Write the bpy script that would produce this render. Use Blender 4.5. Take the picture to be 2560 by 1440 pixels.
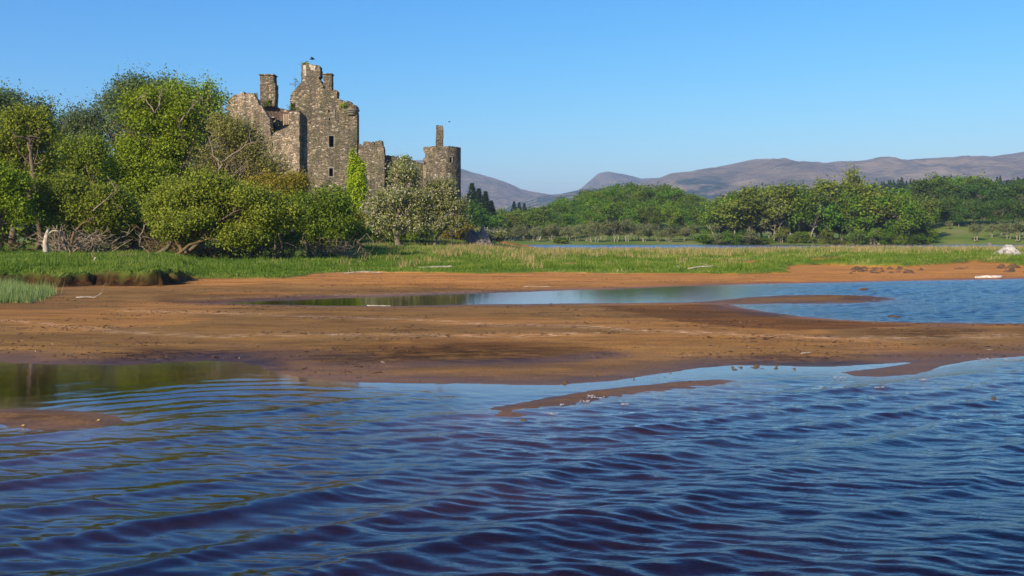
import bpy, math, random
import numpy as np
from mathutils import Vector
from mathutils.geometry import tessellate_polygon

for o in list(bpy.data.objects):
    bpy.data.objects.remove(o)
SC = bpy.context.scene
COL = SC.collection

# ------------------------------------------------------------------ camera, world, sun
F = 2560 * 35 / 36.0      # focal length in pixels of the 2560 px wide photograph
H = 1.7                   # eye height above the water
HY = 597.0                # row of the horizon
cam_d = bpy.data.cameras.new('camera')
cam_d.lens = 35
cam_d.sensor_width = 36
cam_d.shift_y = -(720 - HY) / 2560.0
cam_d.clip_start = 0.1
cam_d.clip_end = 30000
cam = bpy.data.objects.new('camera', cam_d)
cam.location = (0, 0, H)
cam.rotation_euler = (math.radians(90), 0, 0)
COL.objects.link(cam)
SC.camera = cam

SUN_EL = math.radians(27)
SUN_AZ = math.radians(33)     # to the left of straight behind the camera
w = bpy.data.worlds.new('World')
SC.world = w
w.use_nodes = True
nt = w.node_tree
bg = nt.nodes['Background']
sky = nt.nodes.new('ShaderNodeTexSky')
sky.sky_type = 'NISHITA'
sky.sun_disc = False
sky.sun_elevation = SUN_EL
sky.sun_rotation = math.pi + SUN_AZ
sky.altitude = 100
sky.air_density = 1.0
sky.dust_density = 0.25
sky.ozone_density = 4.5
# deepen the clear sky: less red high up, as in the photograph
_sep = nt.nodes.new('ShaderNodeSeparateColor'); _cmb = nt.nodes.new('ShaderNodeCombineColor')
nt.links.new(sky.outputs[0], _sep.inputs[0])
for _i, (_g, _k) in enumerate(((2.0, 0.188), (1.18, 0.735), (0.64, 2.25))):
    _p = nt.nodes.new('ShaderNodeMath'); _p.operation = 'POWER'; _p.inputs[1].default_value = _g
    _m = nt.nodes.new('ShaderNodeMath'); _m.operation = 'MULTIPLY'; _m.inputs[1].default_value = _k
    nt.links.new(_sep.outputs[_i], _p.inputs[0]); nt.links.new(_p.outputs[0], _m.inputs[0]); nt.links.new(_m.outputs[0], _cmb.inputs[_i])
nt.links.new(_cmb.outputs[0], bg.inputs[0])
bg.inputs[1].default_value = 0.10

sd_ = bpy.data.lights.new('sun', 'SUN')
sd_.energy = 5.0
sd_.angle = math.radians(0.5)
sd_.color = (1.0, 0.86, 0.66)
sun = bpy.data.objects.new('sun', sd_)
sv = Vector((-math.sin(SUN_AZ) * math.cos(SUN_EL), -math.cos(SUN_AZ) * math.cos(SUN_EL), math.sin(SUN_EL)))
sun.rotation_euler = sv.to_track_quat('Z', 'Y').to_euler()
sun.location = (0, 0, 50)
COL.objects.link(sun)

SC.view_settings.view_transform = 'Standard'
SC.view_settings.look = 'None'
SC.view_settings.exposure = 0.56
SC.view_settings.gamma = 1.0
SC.render.engine = 'CYCLES'
SC.cycles.max_bounces = 8
SC.cycles.transparent_max_bounces = 12
SC.cycles.caustics_reflective = False
SC.cycles.caustics_refractive = False

# ------------------------------------------------------------------ helpers
rng = np.random.default_rng(7)
random.seed(7)


def P(px, py, D):
    return np.array([(px - 1280) / F * D, D, H + (HY - py) / F * D])


def gpt(px, py, z=0.0):
    """ground point of level z that shows at the given place of the photo"""
    D = (H - z) * F / (py - HY)
    return ((px - 1280) / F * D, D)


def _hash(ix, iy, seed):
    h = (ix.astype(np.int64) * 374761393 + iy.astype(np.int64) * 668265263 + seed * 1442695041) & 0xFFFFFFFF
    h = ((h ^ (h >> 13)) * 1274126177) & 0xFFFFFFFF
    h = h ^ (h >> 16)
    return (h & 0xFFFFFF) / float(0xFFFFFF)


def vnoise(x, y, seed=0):
    x = np.asarray(x, float); y = np.asarray(y, float)
    ix = np.floor(x); iy = np.floor(y)
    fx = x - ix; fy = y - iy
    fx = fx * fx * fx * (fx * (fx * 6 - 15) + 10); fy = fy * fy * fy * (fy * (fy * 6 - 15) + 10)
    a = _hash(ix, iy, seed); b = _hash(ix + 1, iy, seed)
    c = _hash(ix, iy + 1, seed); d = _hash(ix + 1, iy + 1, seed)
    return (a + (b - a) * fx) * (1 - fy) + (c + (d - c) * fx) * fy


def fbm(x, y, oct=4, seed=0, gain=0.5):
    s = 0; a = 1; t = 0
    for i in range(oct):
        s = s + a * (vnoise(x * 2 ** i, y * 2 ** i, seed + i * 17) - 0.5)
        t += a
        a *= gain
    return s / t * 2


def sstep(a, b, x):
    t = np.clip((np.asarray(x, float) - a) / (b - a), 0, 1)
    return t * t * (3 - 2 * t)


def sdist(X, Y, poly):
    """signed distance, positive inside the polygon"""
    px = np.array([p[0] for p in poly], float); py = np.array([p[1] for p in poly], float)
    shp = X.shape
    X = X.ravel(); Y = Y.ravel()
    out = np.full(X.shape, 1e18)
    ins = np.zeros(X.shape, bool)
    n = len(px)
    for i in range(n):
        x0, y0, x1, y1 = px[i], py[i], px[(i + 1) % n], py[(i + 1) % n]
        dx, dy = x1 - x0, y1 - y0
        L = dx * dx + dy * dy
        if L < 1e-12: continue
        t = np.clip(((X - x0) * dx + (Y - y0) * dy) / L, 0, 1)
        d = (X - x0 - t * dx) ** 2 + (Y - y0 - t * dy) ** 2
        np.minimum(out, d, out=out)
        if y0 != y1:
            c = ((y0 > Y) != (y1 > Y)) & (X < (x1 - x0) * (Y - y0) / (y1 - y0) + x0)
            ins ^= c
    out = np.sqrt(out)
    return np.where(ins, out, -out).reshape(shp)


def np_mesh(name, verts, faces, mat, parent=None, attrs=None, smooth=False, uniform=True):
    """faces: (n,3) or (n,4) array"""
    verts = np.ascontiguousarray(verts, np.float32); faces = np.ascontiguousarray(faces, np.int32)
    me = bpy.data.meshes.new(name)
    k = faces.shape[1]
    me.vertices.add(len(verts)); me.vertices.foreach_set('co', verts.ravel())
    me.loops.add(faces.size); me.loops.foreach_set('vertex_index', faces.ravel())
    me.polygons.add(len(faces))
    me.polygons.foreach_set('loop_start', np.arange(0, faces.size, k, dtype=np.int32))
    me.polygons.foreach_set('loop_total', np.full(len(faces), k, np.int32))
    if smooth:
        me.polygons.foreach_set('use_smooth', np.ones(len(faces), bool))
    me.update(calc_edges=True)
    if attrs:
        for an, av in attrs.items():
            a = me.attributes.new(an, 'FLOAT', 'POINT')
            a.data.foreach_set('value', np.ascontiguousarray(av, np.float32).ravel())
    if mat: me.materials.append(mat)
    o = bpy.data.objects.new(name, me)
    COL.objects.link(o)
    if parent: o.parent = parent
    return o


class MB:
    """collects shapes, builds ONE mesh object"""
    def __init__(s): s.v = []; s.f = []

    def add(s, vs, fs):
        b = len(s.v)
        s.v.extend([tuple(map(float, v)) for v in vs]); s.f.extend([tuple(b + i for i in f) for f in fs])

    def tube(s, pts, rads, sides=6, cap=True):
        pts = [np.array(p, float) for p in pts]
        vs = []; fs = []
        up = np.array([0.31, 0.17, 0.93])
        n = len(pts)
        for i, p in enumerate(pts):
            d = pts[min(i + 1, n - 1)] - pts[max(i - 1, 0)]
            d = d / (np.linalg.norm(d) + 1e-9)
            a = np.cross(d, up)
            if np.linalg.norm(a) < 0.1: a = np.cross(d, np.array([1.0, 0.2, 0]))
            a /= np.linalg.norm(a); b = np.cross(d, a)
            for k in range(sides):
                t = 2 * math.pi * k / sides
                vs.append(p + (a * math.cos(t) + b * math.sin(t)) * rads[i])
        for i in range(n - 1):
            for k in range(sides):
                fs.append((i * sides + k, i * sides + (k + 1) % sides, (i + 1) * sides + (k + 1) % sides, (i + 1) * sides + k))
        if cap:
            fs.append(tuple(range(sides))[::-1]); fs.append(tuple((n - 1) * sides + k for k in range(sides)))
        s.add(vs, fs)

    def box(s, c, d, rz=0):
        c = np.array(c, float); hx, hy, hz = d[0] / 2, d[1] / 2, d[2] / 2
        ca, sa = math.cos(rz), math.sin(rz)
        vs = []
        for x, y, z in [(-1, -1, -1), (1, -1, -1), (1, 1, -1), (-1, 1, -1), (-1, -1, 1), (1, -1, 1), (1, 1, 1), (-1, 1, 1)]:
            X, Y = x * hx, y * hy
            vs.append(c + np.array([X * ca - Y * sa, X * sa + Y * ca, z * hz]))
        s.add(vs, [(3, 2, 1, 0), (4, 5, 6, 7), (0, 1, 5, 4), (1, 2, 6, 5), (2, 3, 7, 6), (3, 0, 4, 7)])

    def prism(s, outer, holes, y0, y1):
        """outline in (x, z), extruded along y, with real holes"""
        loops = [outer] + list(holes)
        flat = [p for l in loops for p in l]
        tris = tessellate_polygon([[Vector((p[0], p[1], 0)) for p in l] for l in loops])
        n = len(flat)
        vs = [(p[0], y0, p[1]) for p in flat] + [(p[0], y1, p[1]) for p in flat]
        fs = []
        for t in tris:
            a, b, c = [np.array(flat[i]) for i in t]
            cr = (b[0] - a[0]) * (c[1] - a[1]) - (b[1] - a[1]) * (c[0] - a[0])
            t = tuple(t) if cr > 0 else tuple(t)[::-1]
            fs.append(t); fs.append(tuple(n + i for i in t[::-1]))
        b = 0
        for li, l in enumerate(loops):
            m = len(l)
            area = sum(l[i][0] * l[(i + 1) % m][1] - l[(i + 1) % m][0] * l[i][1] for i in range(m))
            ccw = area > 0
            if li > 0: ccw = not ccw
            for i in range(m):
                j = (i + 1) % m
                q = (b + i, n + b + i, n + b + j, b + j) if ccw else (b + j, n + b + j, n + b + i, b + i)
                fs.append(q)
            b += m
        s.add(vs, fs)

    def build(s, name, mat, parent=None, smooth=False):
        me = bpy.data.meshes.new(name)
        me.from_pydata(s.v, [], s.f); me.update()
        if smooth:
            me.polygons.foreach_set('use_smooth', np.ones(len(me.polygons), bool))
        if mat: me.materials.append(mat)
        o = bpy.data.objects.new(name, me); COL.objects.link(o)
        if parent: o.parent = parent
        return o


def empty(name, loc=(0, 0, 0)):
    o = bpy.data.objects.new(name, None); o.location = [float(c) for c in loc]; COL.objects.link(o); return o


def tag(o, label=None, cat=None, group=None, kind=None):
    if label: o['label'] = label
    if cat: o['category'] = cat
    if group: o['group'] = group
    if kind: o['kind'] = kind
    return o


# ------------------------------------------------------------------ materials
def mat(name):
    m = bpy.data.materials.new(name); m.use_nodes = True
    n = m.node_tree; n.nodes.clear()
    out = n.nodes.new('ShaderNodeOutputMaterial')
    return m, n, out


def N(n, t, **kw):
    x = n.nodes.new('ShaderNode' + t)
    for k, v in kw.items():
        if k.startswith('i_'):
            key = k[2:]
            key = int(key) if key.isdigit() else key.replace('_', ' ')
            x.inputs[key].default_value = v
        else: setattr(x, k, v)
    return x


def ramp(n, src, stops, interp='LINEAR'):
    r = n.nodes.new('ShaderNodeValToRGB')
    r.color_ramp.interpolation = interp
    e = r.color_ramp.elements
    while len(e) < len(stops): e.new(0.5)
    for i, (p, c) in enumerate(stops):
        e[i].position = p; e[i].color = tuple(c) + (1,) if len(c) == 3 else c
    n.links.new(src, r.inputs[0])
    return r


def mixc(n, fac, a, b, mode='MIX'):
    m = n.nodes.new('ShaderNodeMix'); m.data_type = 'RGBA'; m.blend_type = mode
    for k, v in ((0, fac), (6, a), (7, b)):
        if hasattr(v, 'is_linked'): n.links.new(v, m.inputs[k])
        elif k == 0: m.inputs[0].default_value = v
        else: m.inputs[k].default_value = tuple(v) + (1,)
    return m.outputs[2]


def math_(n, op, a, b=None, clamp=False):
    m = n.nodes.new('ShaderNodeMath'); m.operation = op; m.use_clamp = clamp
    for k, v in ((0, a), (1, b)):
        if v is None: continue
        if hasattr(v, 'is_linked'): n.links.new(v, m.inputs[k])
        else: m.inputs[k].default_value = v
    return m.outputs[0]


def noise(n, vec, scale, detail=4, rough=0.55, dist=0):
    x = N(n, 'TexNoise'); x.inputs['Scale'].default_value = scale; x.inputs['Detail'].default_value = detail
    x.inputs['Roughness'].default_value = rough; x.inputs['Distortion'].default_value = dist
    if vec is not None: n.links.new(vec, x.inputs['Vector'])
    return x.outputs['Fac']


def mapping(n, vec, scale=(1, 1, 1), rot=(0, 0, 0)):
    m = N(n, 'Mapping'); m.inputs['Scale'].default_value = scale; m.inputs['Rotation'].default_value = rot
    n.links.new(vec, m.inputs['Vector']); return m.outputs[0]


def pos(n):
    return N(n, 'NewGeometry').outputs['Position']


def attr(n, name):
    a = N(n, 'Attribute'); a.attribute_name = name; return a.outputs['Fac']


def leaf_mat(name, dark, light, trans=0.45, vary=0.25, extra=None):
    trans = trans * 0.7
    m, n, out = mat(name)
    t = attr(n, 'tint')
    stops = [(0.0, dark), (1.0, light)] if extra is None else [(0.0, dark), (extra[0] - 0.04, light), (extra[0], extra[1]), (1.0, extra[1])]
    c = ramp(n, t, stops).outputs[0]
    oi = N(n, 'ObjectInfo').outputs['Random']
    hs = N(n, 'HueSaturation')
    n.links.new(c, hs.inputs['Color'])
    n.links.new(math_(n, 'ADD', math_(n, 'MULTIPLY', oi, 0.03 * vary * 4), 0.5 - 0.017 * vary * 4), hs.inputs['Hue'])
    oi2 = math_(n, 'FRACT', math_(n, 'MULTIPLY', oi, 7.31))
    n.links.new(math_(n, 'ADD', math_(n, 'MULTIPLY', oi2, 1.4 * vary), 1 - 0.7 * vary), hs.inputs['Value'])
    d = N(n, 'BsdfPrincipled'); d.inputs['Roughness'].default_value = 0.55
    d.inputs['Specular IOR Level'].default_value = 0.12
    n.links.new(hs.outputs[0], d.inputs['Base Color'])
    tr = N(n, 'BsdfTranslucent'); n.links.new(hs.outputs[0], tr.inputs['Color'])
    mx = N(n, 'MixShader'); mx.inputs[0].default_value = trans
    n.links.new(d.outputs[0], mx.inputs[1]); n.links.new(tr.outputs[0], mx.inputs[2])
    n.links.new(mx.outputs[0], out.inputs[0])
    return m


def simple_mat(name, stops, scale=3.0, rough=0.9, bump=0.3, bdist=0.03, stretch=(1, 1, 1), detail=6, spec=0.2, obj=False):
    m, n, out = mat(name)
    v = N(n, 'TexCoord').outputs['Object'] if obj else pos(n)
    v = mapping(n, v, stretch)
    f = noise(n, v, scale, detail, 0.6)
    c = ramp(n, f, stops).outputs[0]
    d = N(n, 'BsdfPrincipled'); d.inputs['Roughness'].default_value = rough
    d.inputs['Specular IOR Level'].default_value = spec
    n.links.new(c, d.inputs['Base Color'])
    b = N(n, 'Bump'); b.inputs['Strength'].default_value = bump; b.inputs['Distance'].default_value = bdist
    n.links.new(noise(n, v, scale * 3, 5, 0.7), b.inputs['Height'])
    n.links.new(b.outputs[0], d.inputs['Normal'])
    n.links.new(d.outputs[0], out.inputs[0])
    return m


def stone_mat(name, cols, scale=2.6, moss=0.0, mortar=(0.085, 0.068, 0.048), pale=0.5):
    m, n, out = mat(name)
    p = pos(n)
    wob = N(n, 'TexNoise'); wob.inputs['Scale'].default_value = 1.7; wob.inputs['Detail'].default_value = 3
    n.links.new(p, wob.inputs['Vector'])
    va = N(n, 'VectorMath', operation='SCALE'); va.inputs['Scale'].default_value = 0.28
    n.links.new(wob.outputs['Color'], va.inputs[0])
    vb = N(n, 'VectorMath', operation='ADD'); n.links.new(p, vb.inputs[0]); n.links.new(va.outputs[0], vb.inputs[1])
    v = mapping(n, vb.outputs[0], (1, 1, 1.75))
    vo = N(n, 'TexVoronoi'); vo.inputs['Scale'].default_value = scale; n.links.new(v, vo.inputs['Vector'])
    vo.inputs['Randomness'].default_value = 0.9
    ve = N(n, 'TexVoronoi', feature='DISTANCE_TO_EDGE'); ve.inputs['Scale'].default_value = scale; n.links.new(v, ve.inputs['Vector'])
    ve.inputs['Randomness'].default_value = 0.9
    sep = N(n, 'SeparateColor'); n.links.new(vo.outputs['Color'], sep.inputs[0])
    k = len(cols)
    c = ramp(n, sep.outputs[0], [(i / k, col) for i, col in enumerate(cols)], 'CONSTANT').outputs[0]
    # weathering
    big = noise(n, p, 0.35, 5, 0.6)
    c = mixc(n, math_(n, 'MULTIPLY', ramp(n, big, [(0.42, (0, 0, 0)), (0.62, (1, 1, 1))]).outputs[0], 0.5), c, (0.185, 0.155, 0.11))
    stain = noise(n, mapping(n, p, (1.3, 1.3, 0.28)), 0.8, 6, 0.65)
    c = mixc(n, 0.9, c, ramp(n, stain, [(0.34, (0.42, 0.45, 0.42)), (0.5, (1, 1, 1)), (0.66, (1.45, 1.38, 1.25))]).outputs[0], 'MULTIPLY')
    fine = noise(n, p, 9, 5, 0.7)
    c = mixc(n, 0.8, c, ramp(n, fine, [(0.32, (0.32, 0.32, 0.32)), (0.5, (1, 1, 1)), (0.68, (1.6, 1.58, 1.55))]).outputs[0], 'MULTIPLY')
    # pale lichen stones
    lic = math_(n, 'GREATER_THAN', sep.outputs[1], 1 - 0.05 * pale)
    c = mixc(n, math_(n, 'MULTIPLY', lic, 0.8), c, (0.50, 0.44, 0.34))
    edge = ramp(n, ve.outputs['Distance'], [(0.0, (1, 1, 1)), (0.07, (0, 0, 0))]).outputs[0]
    c = mixc(n, math_(n, 'MULTIPLY', edge, 0.75), c, mortar)
    if moss > 0:
        mo = ramp(n, noise(n, mapping(n, p, (1, 1, 0.5)), 0.9, 6, 0.65), [(0.5, (0, 0, 0)), (0.62, (1, 1, 1))]).outputs[0]
        c = mixc(n, math_(n, 'MULTIPLY', mo, moss), c, (0.10, 0.115, 0.035))
    d = N(n, 'BsdfPrincipled'); d.inputs['Roughness'].default_value = 0.92; d.inputs['Specular IOR Level'].default_value = 0.15
    n.links.new(c, d.inputs['Base Color'])
    h = math_(n, 'ADD', math_(n, 'MULTIPLY', ramp(n, ve.outputs['Distance'], [(0.0, (0, 0, 0)), (0.16, (1, 1, 1))]).outputs[0], 0.6),
              math_(n, 'ADD', math_(n, 'MULTIPLY', sep.outputs[2], 0.7), math_(n, 'MULTIPLY', fine, 0.5)))
    b = N(n, 'Bump'); b.inputs['Strength'].default_value = 0.9; b.inputs['Distance'].default_value = 0.13
    n.links.new(h, b.inputs['Height']); n.links.new(b.outputs[0], d.inputs['Normal'])
    n.links.new(d.outputs[0], out.inputs[0])
    return m


M_stone = stone_mat('rubble_stone', [(0.15, 0.125, 0.085), (0.21, 0.17, 0.115), (0.18, 0.14, 0.105), (0.24, 0.195, 0.135), (0.10, 0.085, 0.06), (0.36, 0.29, 0.205)], 2.7, 0.35)
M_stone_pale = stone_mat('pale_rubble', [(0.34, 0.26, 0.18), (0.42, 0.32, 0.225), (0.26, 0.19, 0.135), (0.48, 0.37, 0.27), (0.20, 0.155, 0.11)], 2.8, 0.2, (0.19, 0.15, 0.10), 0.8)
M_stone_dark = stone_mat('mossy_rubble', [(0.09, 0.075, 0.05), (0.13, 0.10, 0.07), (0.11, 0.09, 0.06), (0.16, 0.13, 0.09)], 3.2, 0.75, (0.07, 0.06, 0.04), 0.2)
M_stone_inner = stone_mat('inner_rubble', [(0.15, 0.10, 0.075), (0.19, 0.13, 0.09), (0.13, 0.09, 0.07), (0.21, 0.155, 0.11)], 3.0, 0.1, (0.11, 0.08, 0.06), 0.3)
M_dressed = simple_mat('dressed_stone', [(0.35, (0.13, 0.12, 0.09)), (0.65, (0.24, 0.21, 0.16))], 1.5, 0.9, 0.3, 0.05)
M_limed = simple_mat('limed_stone', [(0.35, (0.26, 0.23, 0.18)), (0.65, (0.56, 0.51, 0.43))], 3, 0.9, 0.4, 0.05)
M_wood_pale = simple_mat('weathered_wood', [(0.3, (0.24, 0.19, 0.14)), (0.7, (0.55, 0.47, 0.37))], 5, 0.85, 0.6, 0.03, (1, 1, 1))
M_rail = simple_mat('rail_wood', [(0.3, (0.33, 0.24, 0.15)), (0.7, (0.48, 0.36, 0.24))], 5, 0.8)
M_drift = simple_mat('driftwood', [(0.3, (0.18, 0.15, 0.12)), (0.7, (0.44, 0.38, 0.31))], 7, 0.85, 0.6, 0.02)
M_driftwhite = simple_mat('bleached_driftwood', [(0.36, (0.22, 0.15, 0.11)), (0.48, (0.55, 0.49, 0.42)), (0.7, (0.66, 0.61, 0.54))], 6, 0.85, 0.8, 0.04)
M_bark = simple_mat('bark_brown', [(0.3, (0.075, 0.055, 0.038)), (0.7, (0.21, 0.155, 0.10))], 6, 0.9, 0.8, 0.05)
M_bark_pale = simple_mat('bark_pale', [(0.3, (0.13, 0.10, 0.07)), (0.7, (0.31, 0.245, 0.17))], 5, 0.9, 0.6, 0.04)
M_trunk_far = simple_mat('bark_grey_far', [(0.3, (0.20, 0.17, 0.12)), (0.7, (0.38, 0.33, 0.25))], 1, 0.9, 0.3, 0.04)
M_bark_moss = simple_mat('bark_moss', [(0.3, (0.07, 0.045, 0.02)), (0.7, (0.19, 0.13, 0.06))], 5, 0.9, 0.8, 0.05)
M_rock_white = simple_mat('white_rock', [(0.36, (0.13, 0.11, 0.09)), (0.48, (0.46, 0.42, 0.36)), (0.75, (0.66, 0.63, 0.57))], 2.4, 0.9, 1.0, 0.15)
M_rock_grey = simple_mat('grey_rock', [(0.35, (0.12, 0.10, 0.09)), (0.65, (0.27, 0.22, 0.19))], 0.8, 0.95, 1.0, 0.3)
M_peat = simple_mat('peat', [(0.3, (0.055, 0.033, 0.02)), (0.7, (0.17, 0.105, 0.065))], 5, 0.95, 1.0, 0.08)
M_weed = simple_mat('water_weed', [(0.3, (0.05, 0.035, 0.018)), (0.7, (0.13, 0.085, 0.035))], 9, 0.7, 0.6, 0.02)
M_metal = simple_mat('galvanised_wire', [(0.3, (0.35, 0.35, 0.35)), (0.7, (0.5, 0.5, 0.5))], 9, 0.5)
M_bird = simple_mat('dark_feathers', [(0.3, (0.012, 0.012, 0.014)), (0.7, (0.03, 0.03, 0.034))], 9, 0.7)
M_leafyellow = simple_mat('yellow_leaf', [(0.3, (0.35, 0.24, 0.03)), (0.7, (0.6, 0.42, 0.05))], 20, 0.7)

L_bright = leaf_mat('leaves_bright', (0.06, 0.12, 0.008), (0.32, 0.42, 0.025))
L_olive = leaf_mat('leaves_olive', (0.08, 0.135, 0.014), (0.34, 0.42, 0.045))
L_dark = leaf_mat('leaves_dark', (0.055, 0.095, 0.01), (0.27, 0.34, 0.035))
L_blue = leaf_mat('leaves_bluish', (0.06, 0.095, 0.035), (0.18, 0.24, 0.085))
L_gold = leaf_mat('leaves_gold', (0.11, 0.10, 0.015), (0.34, 0.27, 0.035))
L_brown = leaf_mat('leaves_sparse_brown', (0.12, 0.13, 0.035), (0.32, 0.30, 0.075))
L_lime = leaf_mat('leaves_lime', (0.18, 0.27, 0.008), (0.46, 0.56, 0.02), 0.4, 0.0)
L_haw = leaf_mat('leaves_hawthorn', (0.07, 0.09, 0.022), (0.27, 0.29, 0.08), 0.35, 0.1, (0.66, (0.48, 0.44, 0.31)))
L_far = leaf_mat('leaves_far_wood', (0.035, 0.085, 0.006), (0.18, 0.29, 0.017), 0.4, 0.4)
L_far_dark = leaf_mat('leaves_far_dark', (0.02, 0.055, 0.008), (0.10, 0.17, 0.02), 0.35, 0.3)
L_far_olive = leaf_mat('leaves_far_olive', (0.06, 0.11, 0.012), (0.21, 0.28, 0.03), 0.4, 0.4)
L_scrub = leaf_mat('leaves_far_scrub', (0.11, 0.13, 0.045), (0.25, 0.27, 0.095), 0.4, 0.3)
L_con = leaf_mat('needles_conifer', (0.018, 0.04, 0.022), (0.06, 0.10, 0.045), 0.15, 0.3)
L_fern = leaf_mat('bracken', (0.10, 0.065, 0.018), (0.22, 0.16, 0.03), 0.3, 0.2)


def ground_material():
    m, n, out = mat('ground_sand_and_turf')
    p = pos(n)
    ps = mapping(n, p, (0.35, 1, 1))
    big = noise(n, ps, 0.55, 6, 0.6)
    mid = noise(n, ps, 3.0, 6, 0.65)
    fine = noise(n, p, 26, 5, 0.75)
    streak = noise(n, mapping(n, p, (0.28, 1, 1), (0, 0, -0.06)), 1.9, 8, 0.72, 0.6)
    sand = ramp(n, big, [(0.32, (0.14, 0.072, 0.025)), (0.5, (0.195, 0.104, 0.036)), (0.68, (0.26, 0.145, 0.052))]).outputs[0]
    sand = mixc(n, ramp(n, streak, [(0.42, (0, 0, 0)), (0.72, (0.85, 0.85, 0.85))]).outputs[0], sand, (0.32, 0.165, 0.042))
    sand = mixc(n, 0.75, sand, ramp(n, mid, [(0.25, (0.55, 0.5, 0.48)), (0.5, (1, 1, 1)), (0.75, (1.3, 1.25, 1.15))]).outputs[0], 'MULTIPLY')
    sand = mixc(n, 0.75, sand, ramp(n, fine, [(0.3, (0.45, 0.45, 0.45)), (0.5, (1, 1, 1)), (0.7, (1.6, 1.55, 1.5))]).outputs[0], 'MULTIPLY')
    # strand lines of pale litter
    lit = math_(n, 'MULTIPLY', attr(n, 'litter'), ramp(n, noise(n, mapping(n, p, (0.25, 1, 1)), 14, 4, 0.8), [(0.52, (0, 0, 0)), (0.6, (1, 1, 1))]).outputs[0])
    sand = mixc(n, math_(n, 'MULTIPLY', lit, 0.9), sand, (0.62, 0.42, 0.26))
    # weed stains
    wd = math_(n, 'MULTIPLY', attr(n, 'weed'), ramp(n, noise(n, mapping(n, p, (0.4, 1, 1)), 7, 7, 0.8), [(0.40, (0, 0, 0)), (0.56, (1, 1, 1))]).outputs[0])
    sand = mixc(n, math_(n, 'MULTIPLY', wd, 0.9), sand, (0.045, 0.02, 0.008))
    # dry orange back beach
    dry = attr(n, 'dry')
    sand = mixc(n, dry, sand, mixc(n, 1.0, sand, (1.95, 1.62, 1.3), 'MULTIPLY'))
    # wetness by height above the water
    sep = N(n, 'SeparateXYZ'); n.links.new(p, sep.inputs[0])
    zz = math_(n, 'ADD', sep.outputs[2], math_(n, 'MULTIPLY', math_(n, 'SUBTRACT', mid, 0.5), 0.018))
    wet = ramp(n, math_(n, 'MULTIPLY', zz, 10), [(0.0, (1, 1, 1)), (0.07, (0.9, 0.9, 0.9)), (0.36, (0, 0, 0))]).outputs[0]
    sand_w = mixc(n, wet, sand, mixc(n, 1.0, sand, (0.60, 0.53, 0.50), 'MULTIPLY'))
    sand_w = mixc(n, attr(n, 'damp'), sand_w, mixc(n, 1.0, sand_w, (0.56, 0.50, 0.50), 'MULTIPLY'))
    # turf soil
    g = attr(n, 'turf')
    gcol = ramp(n, noise(n, p, 1.2, 6, 0.7), [(0.3, (0.055, 0.10, 0.014)), (0.55, (0.10, 0.155, 0.022)), (0.75, (0.16, 0.17, 0.05))]).outputs[0]
    peat = ramp(n, noise(n, p, 6, 6, 0.7), [(0.35, (0.015, 0.008, 0.004)), (0.7, (0.075, 0.036, 0.015))]).outputs[0]
    c = mixc(n, attr(n, 'peat'), sand_w, peat)
    c = mixc(n, g, c, gcol)
    far = attr(n, 'farland')
    fc = ramp(n, noise(n, p, 0.05, 6, 0.65), [(0.35, (0.085, 0.14, 0.02)), (0.55, (0.15, 0.19, 0.035)), (0.7, (0.20, 0.19, 0.07))]).outputs[0]
    c = mixc(n, far, c, fc)
    d = N(n, 'BsdfPrincipled')
    n.links.new(c, d.inputs['Base Color'])
    r = math_(n, 'SUBTRACT', 0.92, math_(n, 'MULTIPLY', wet, 0.42))
    n.links.new(r, d.inputs['Roughness'])
    n.links.new(math_(n, 'ADD', 0.06, math_(n, 'MULTIPLY', wet, 0.2)), d.inputs['Specular IOR Level'])
    b = N(n, 'Bump'); b.inputs['Strength'].default_value = 0.9; b.inputs['Distance'].default_value = 0.03
    n.links.new(math_(n, 'ADD', mid, math_(n, 'MULTIPLY', fine, 0.45)), b.inputs['Height'])
    n.links.new(b.outputs[0], d.inputs['Normal'])
    n.links.new(d.outputs[0], out.inputs[0])
    return m


M_ground = ground_material()


def water_material():
    m, n, out = mat('peaty_water')
    p = pos(n)
    calm = attr(n, 'rough')     # how wind-rippled this stretch is
    n1 = noise(n, mapping(n, p, (0.45, 1, 1), (0, 0, 0.15)), 9, 4, 0.6, 0.4)
    n2 = noise(n, mapping(n, p, (0.6, 1, 1), (0, 0, -0.3)), 30, 3, 0.6)
    h = math_(n, 'ADD', n1, math_(n, 'MULTIPLY', n2, 0.3))
    b = N(n, 'Bump'); b.inputs['Distance'].default_value = 0.05
    n.links.new(math_(n, 'MULTIPLY', calm, 0.8), b.inputs['Strength'])
    n.links.new(h, b.inputs['Height'])
    gl = N(n, 'BsdfGlossy'); n.links.new(math_(n, 'ADD', attr(n, 'blur'), 0.03), gl.inputs['Roughness'])
    gl.inputs['Color'].default_value = (1, 1, 1, 1)
    n.links.new(b.outputs[0], gl.inputs['Normal'])
    tr = N(n, 'BsdfTransparent')
    fr = N(n, 'Fresnel')
    # the node inverts the index on back faces; sunlight leaving the thin layer must see the same index as light entering
    bf = N(n, 'NewGeometry').outputs['Backfacing']
    n.links.new(math_(n, 'SUBTRACT', 1.58, math_(n, 'MULTIPLY', bf, 1.58 - 1 / 1.58)), fr.inputs['IOR'])
    n.links.new(b.outputs[0], fr.inputs['Normal'])
    mx = N(n, 'MixShader'); n.links.new(fr.outputs[0], mx.inputs[0])
    n.links.new(tr.outputs[0], mx.inputs[1]); n.links.new(gl.outputs[0], mx.inputs[2])
    n.links.new(mx.outputs[0], out.inputs['Surface'])
    va = N(n, 'VolumeAbsorption'); va.inputs['Color'].default_value = (0.52, 0.43, 0.35, 1); va.inputs['Density'].default_value = 4.0
    n.links.new(va.outputs[0], out.inputs['Volume'])
    return m


M_water = water_material()


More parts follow.
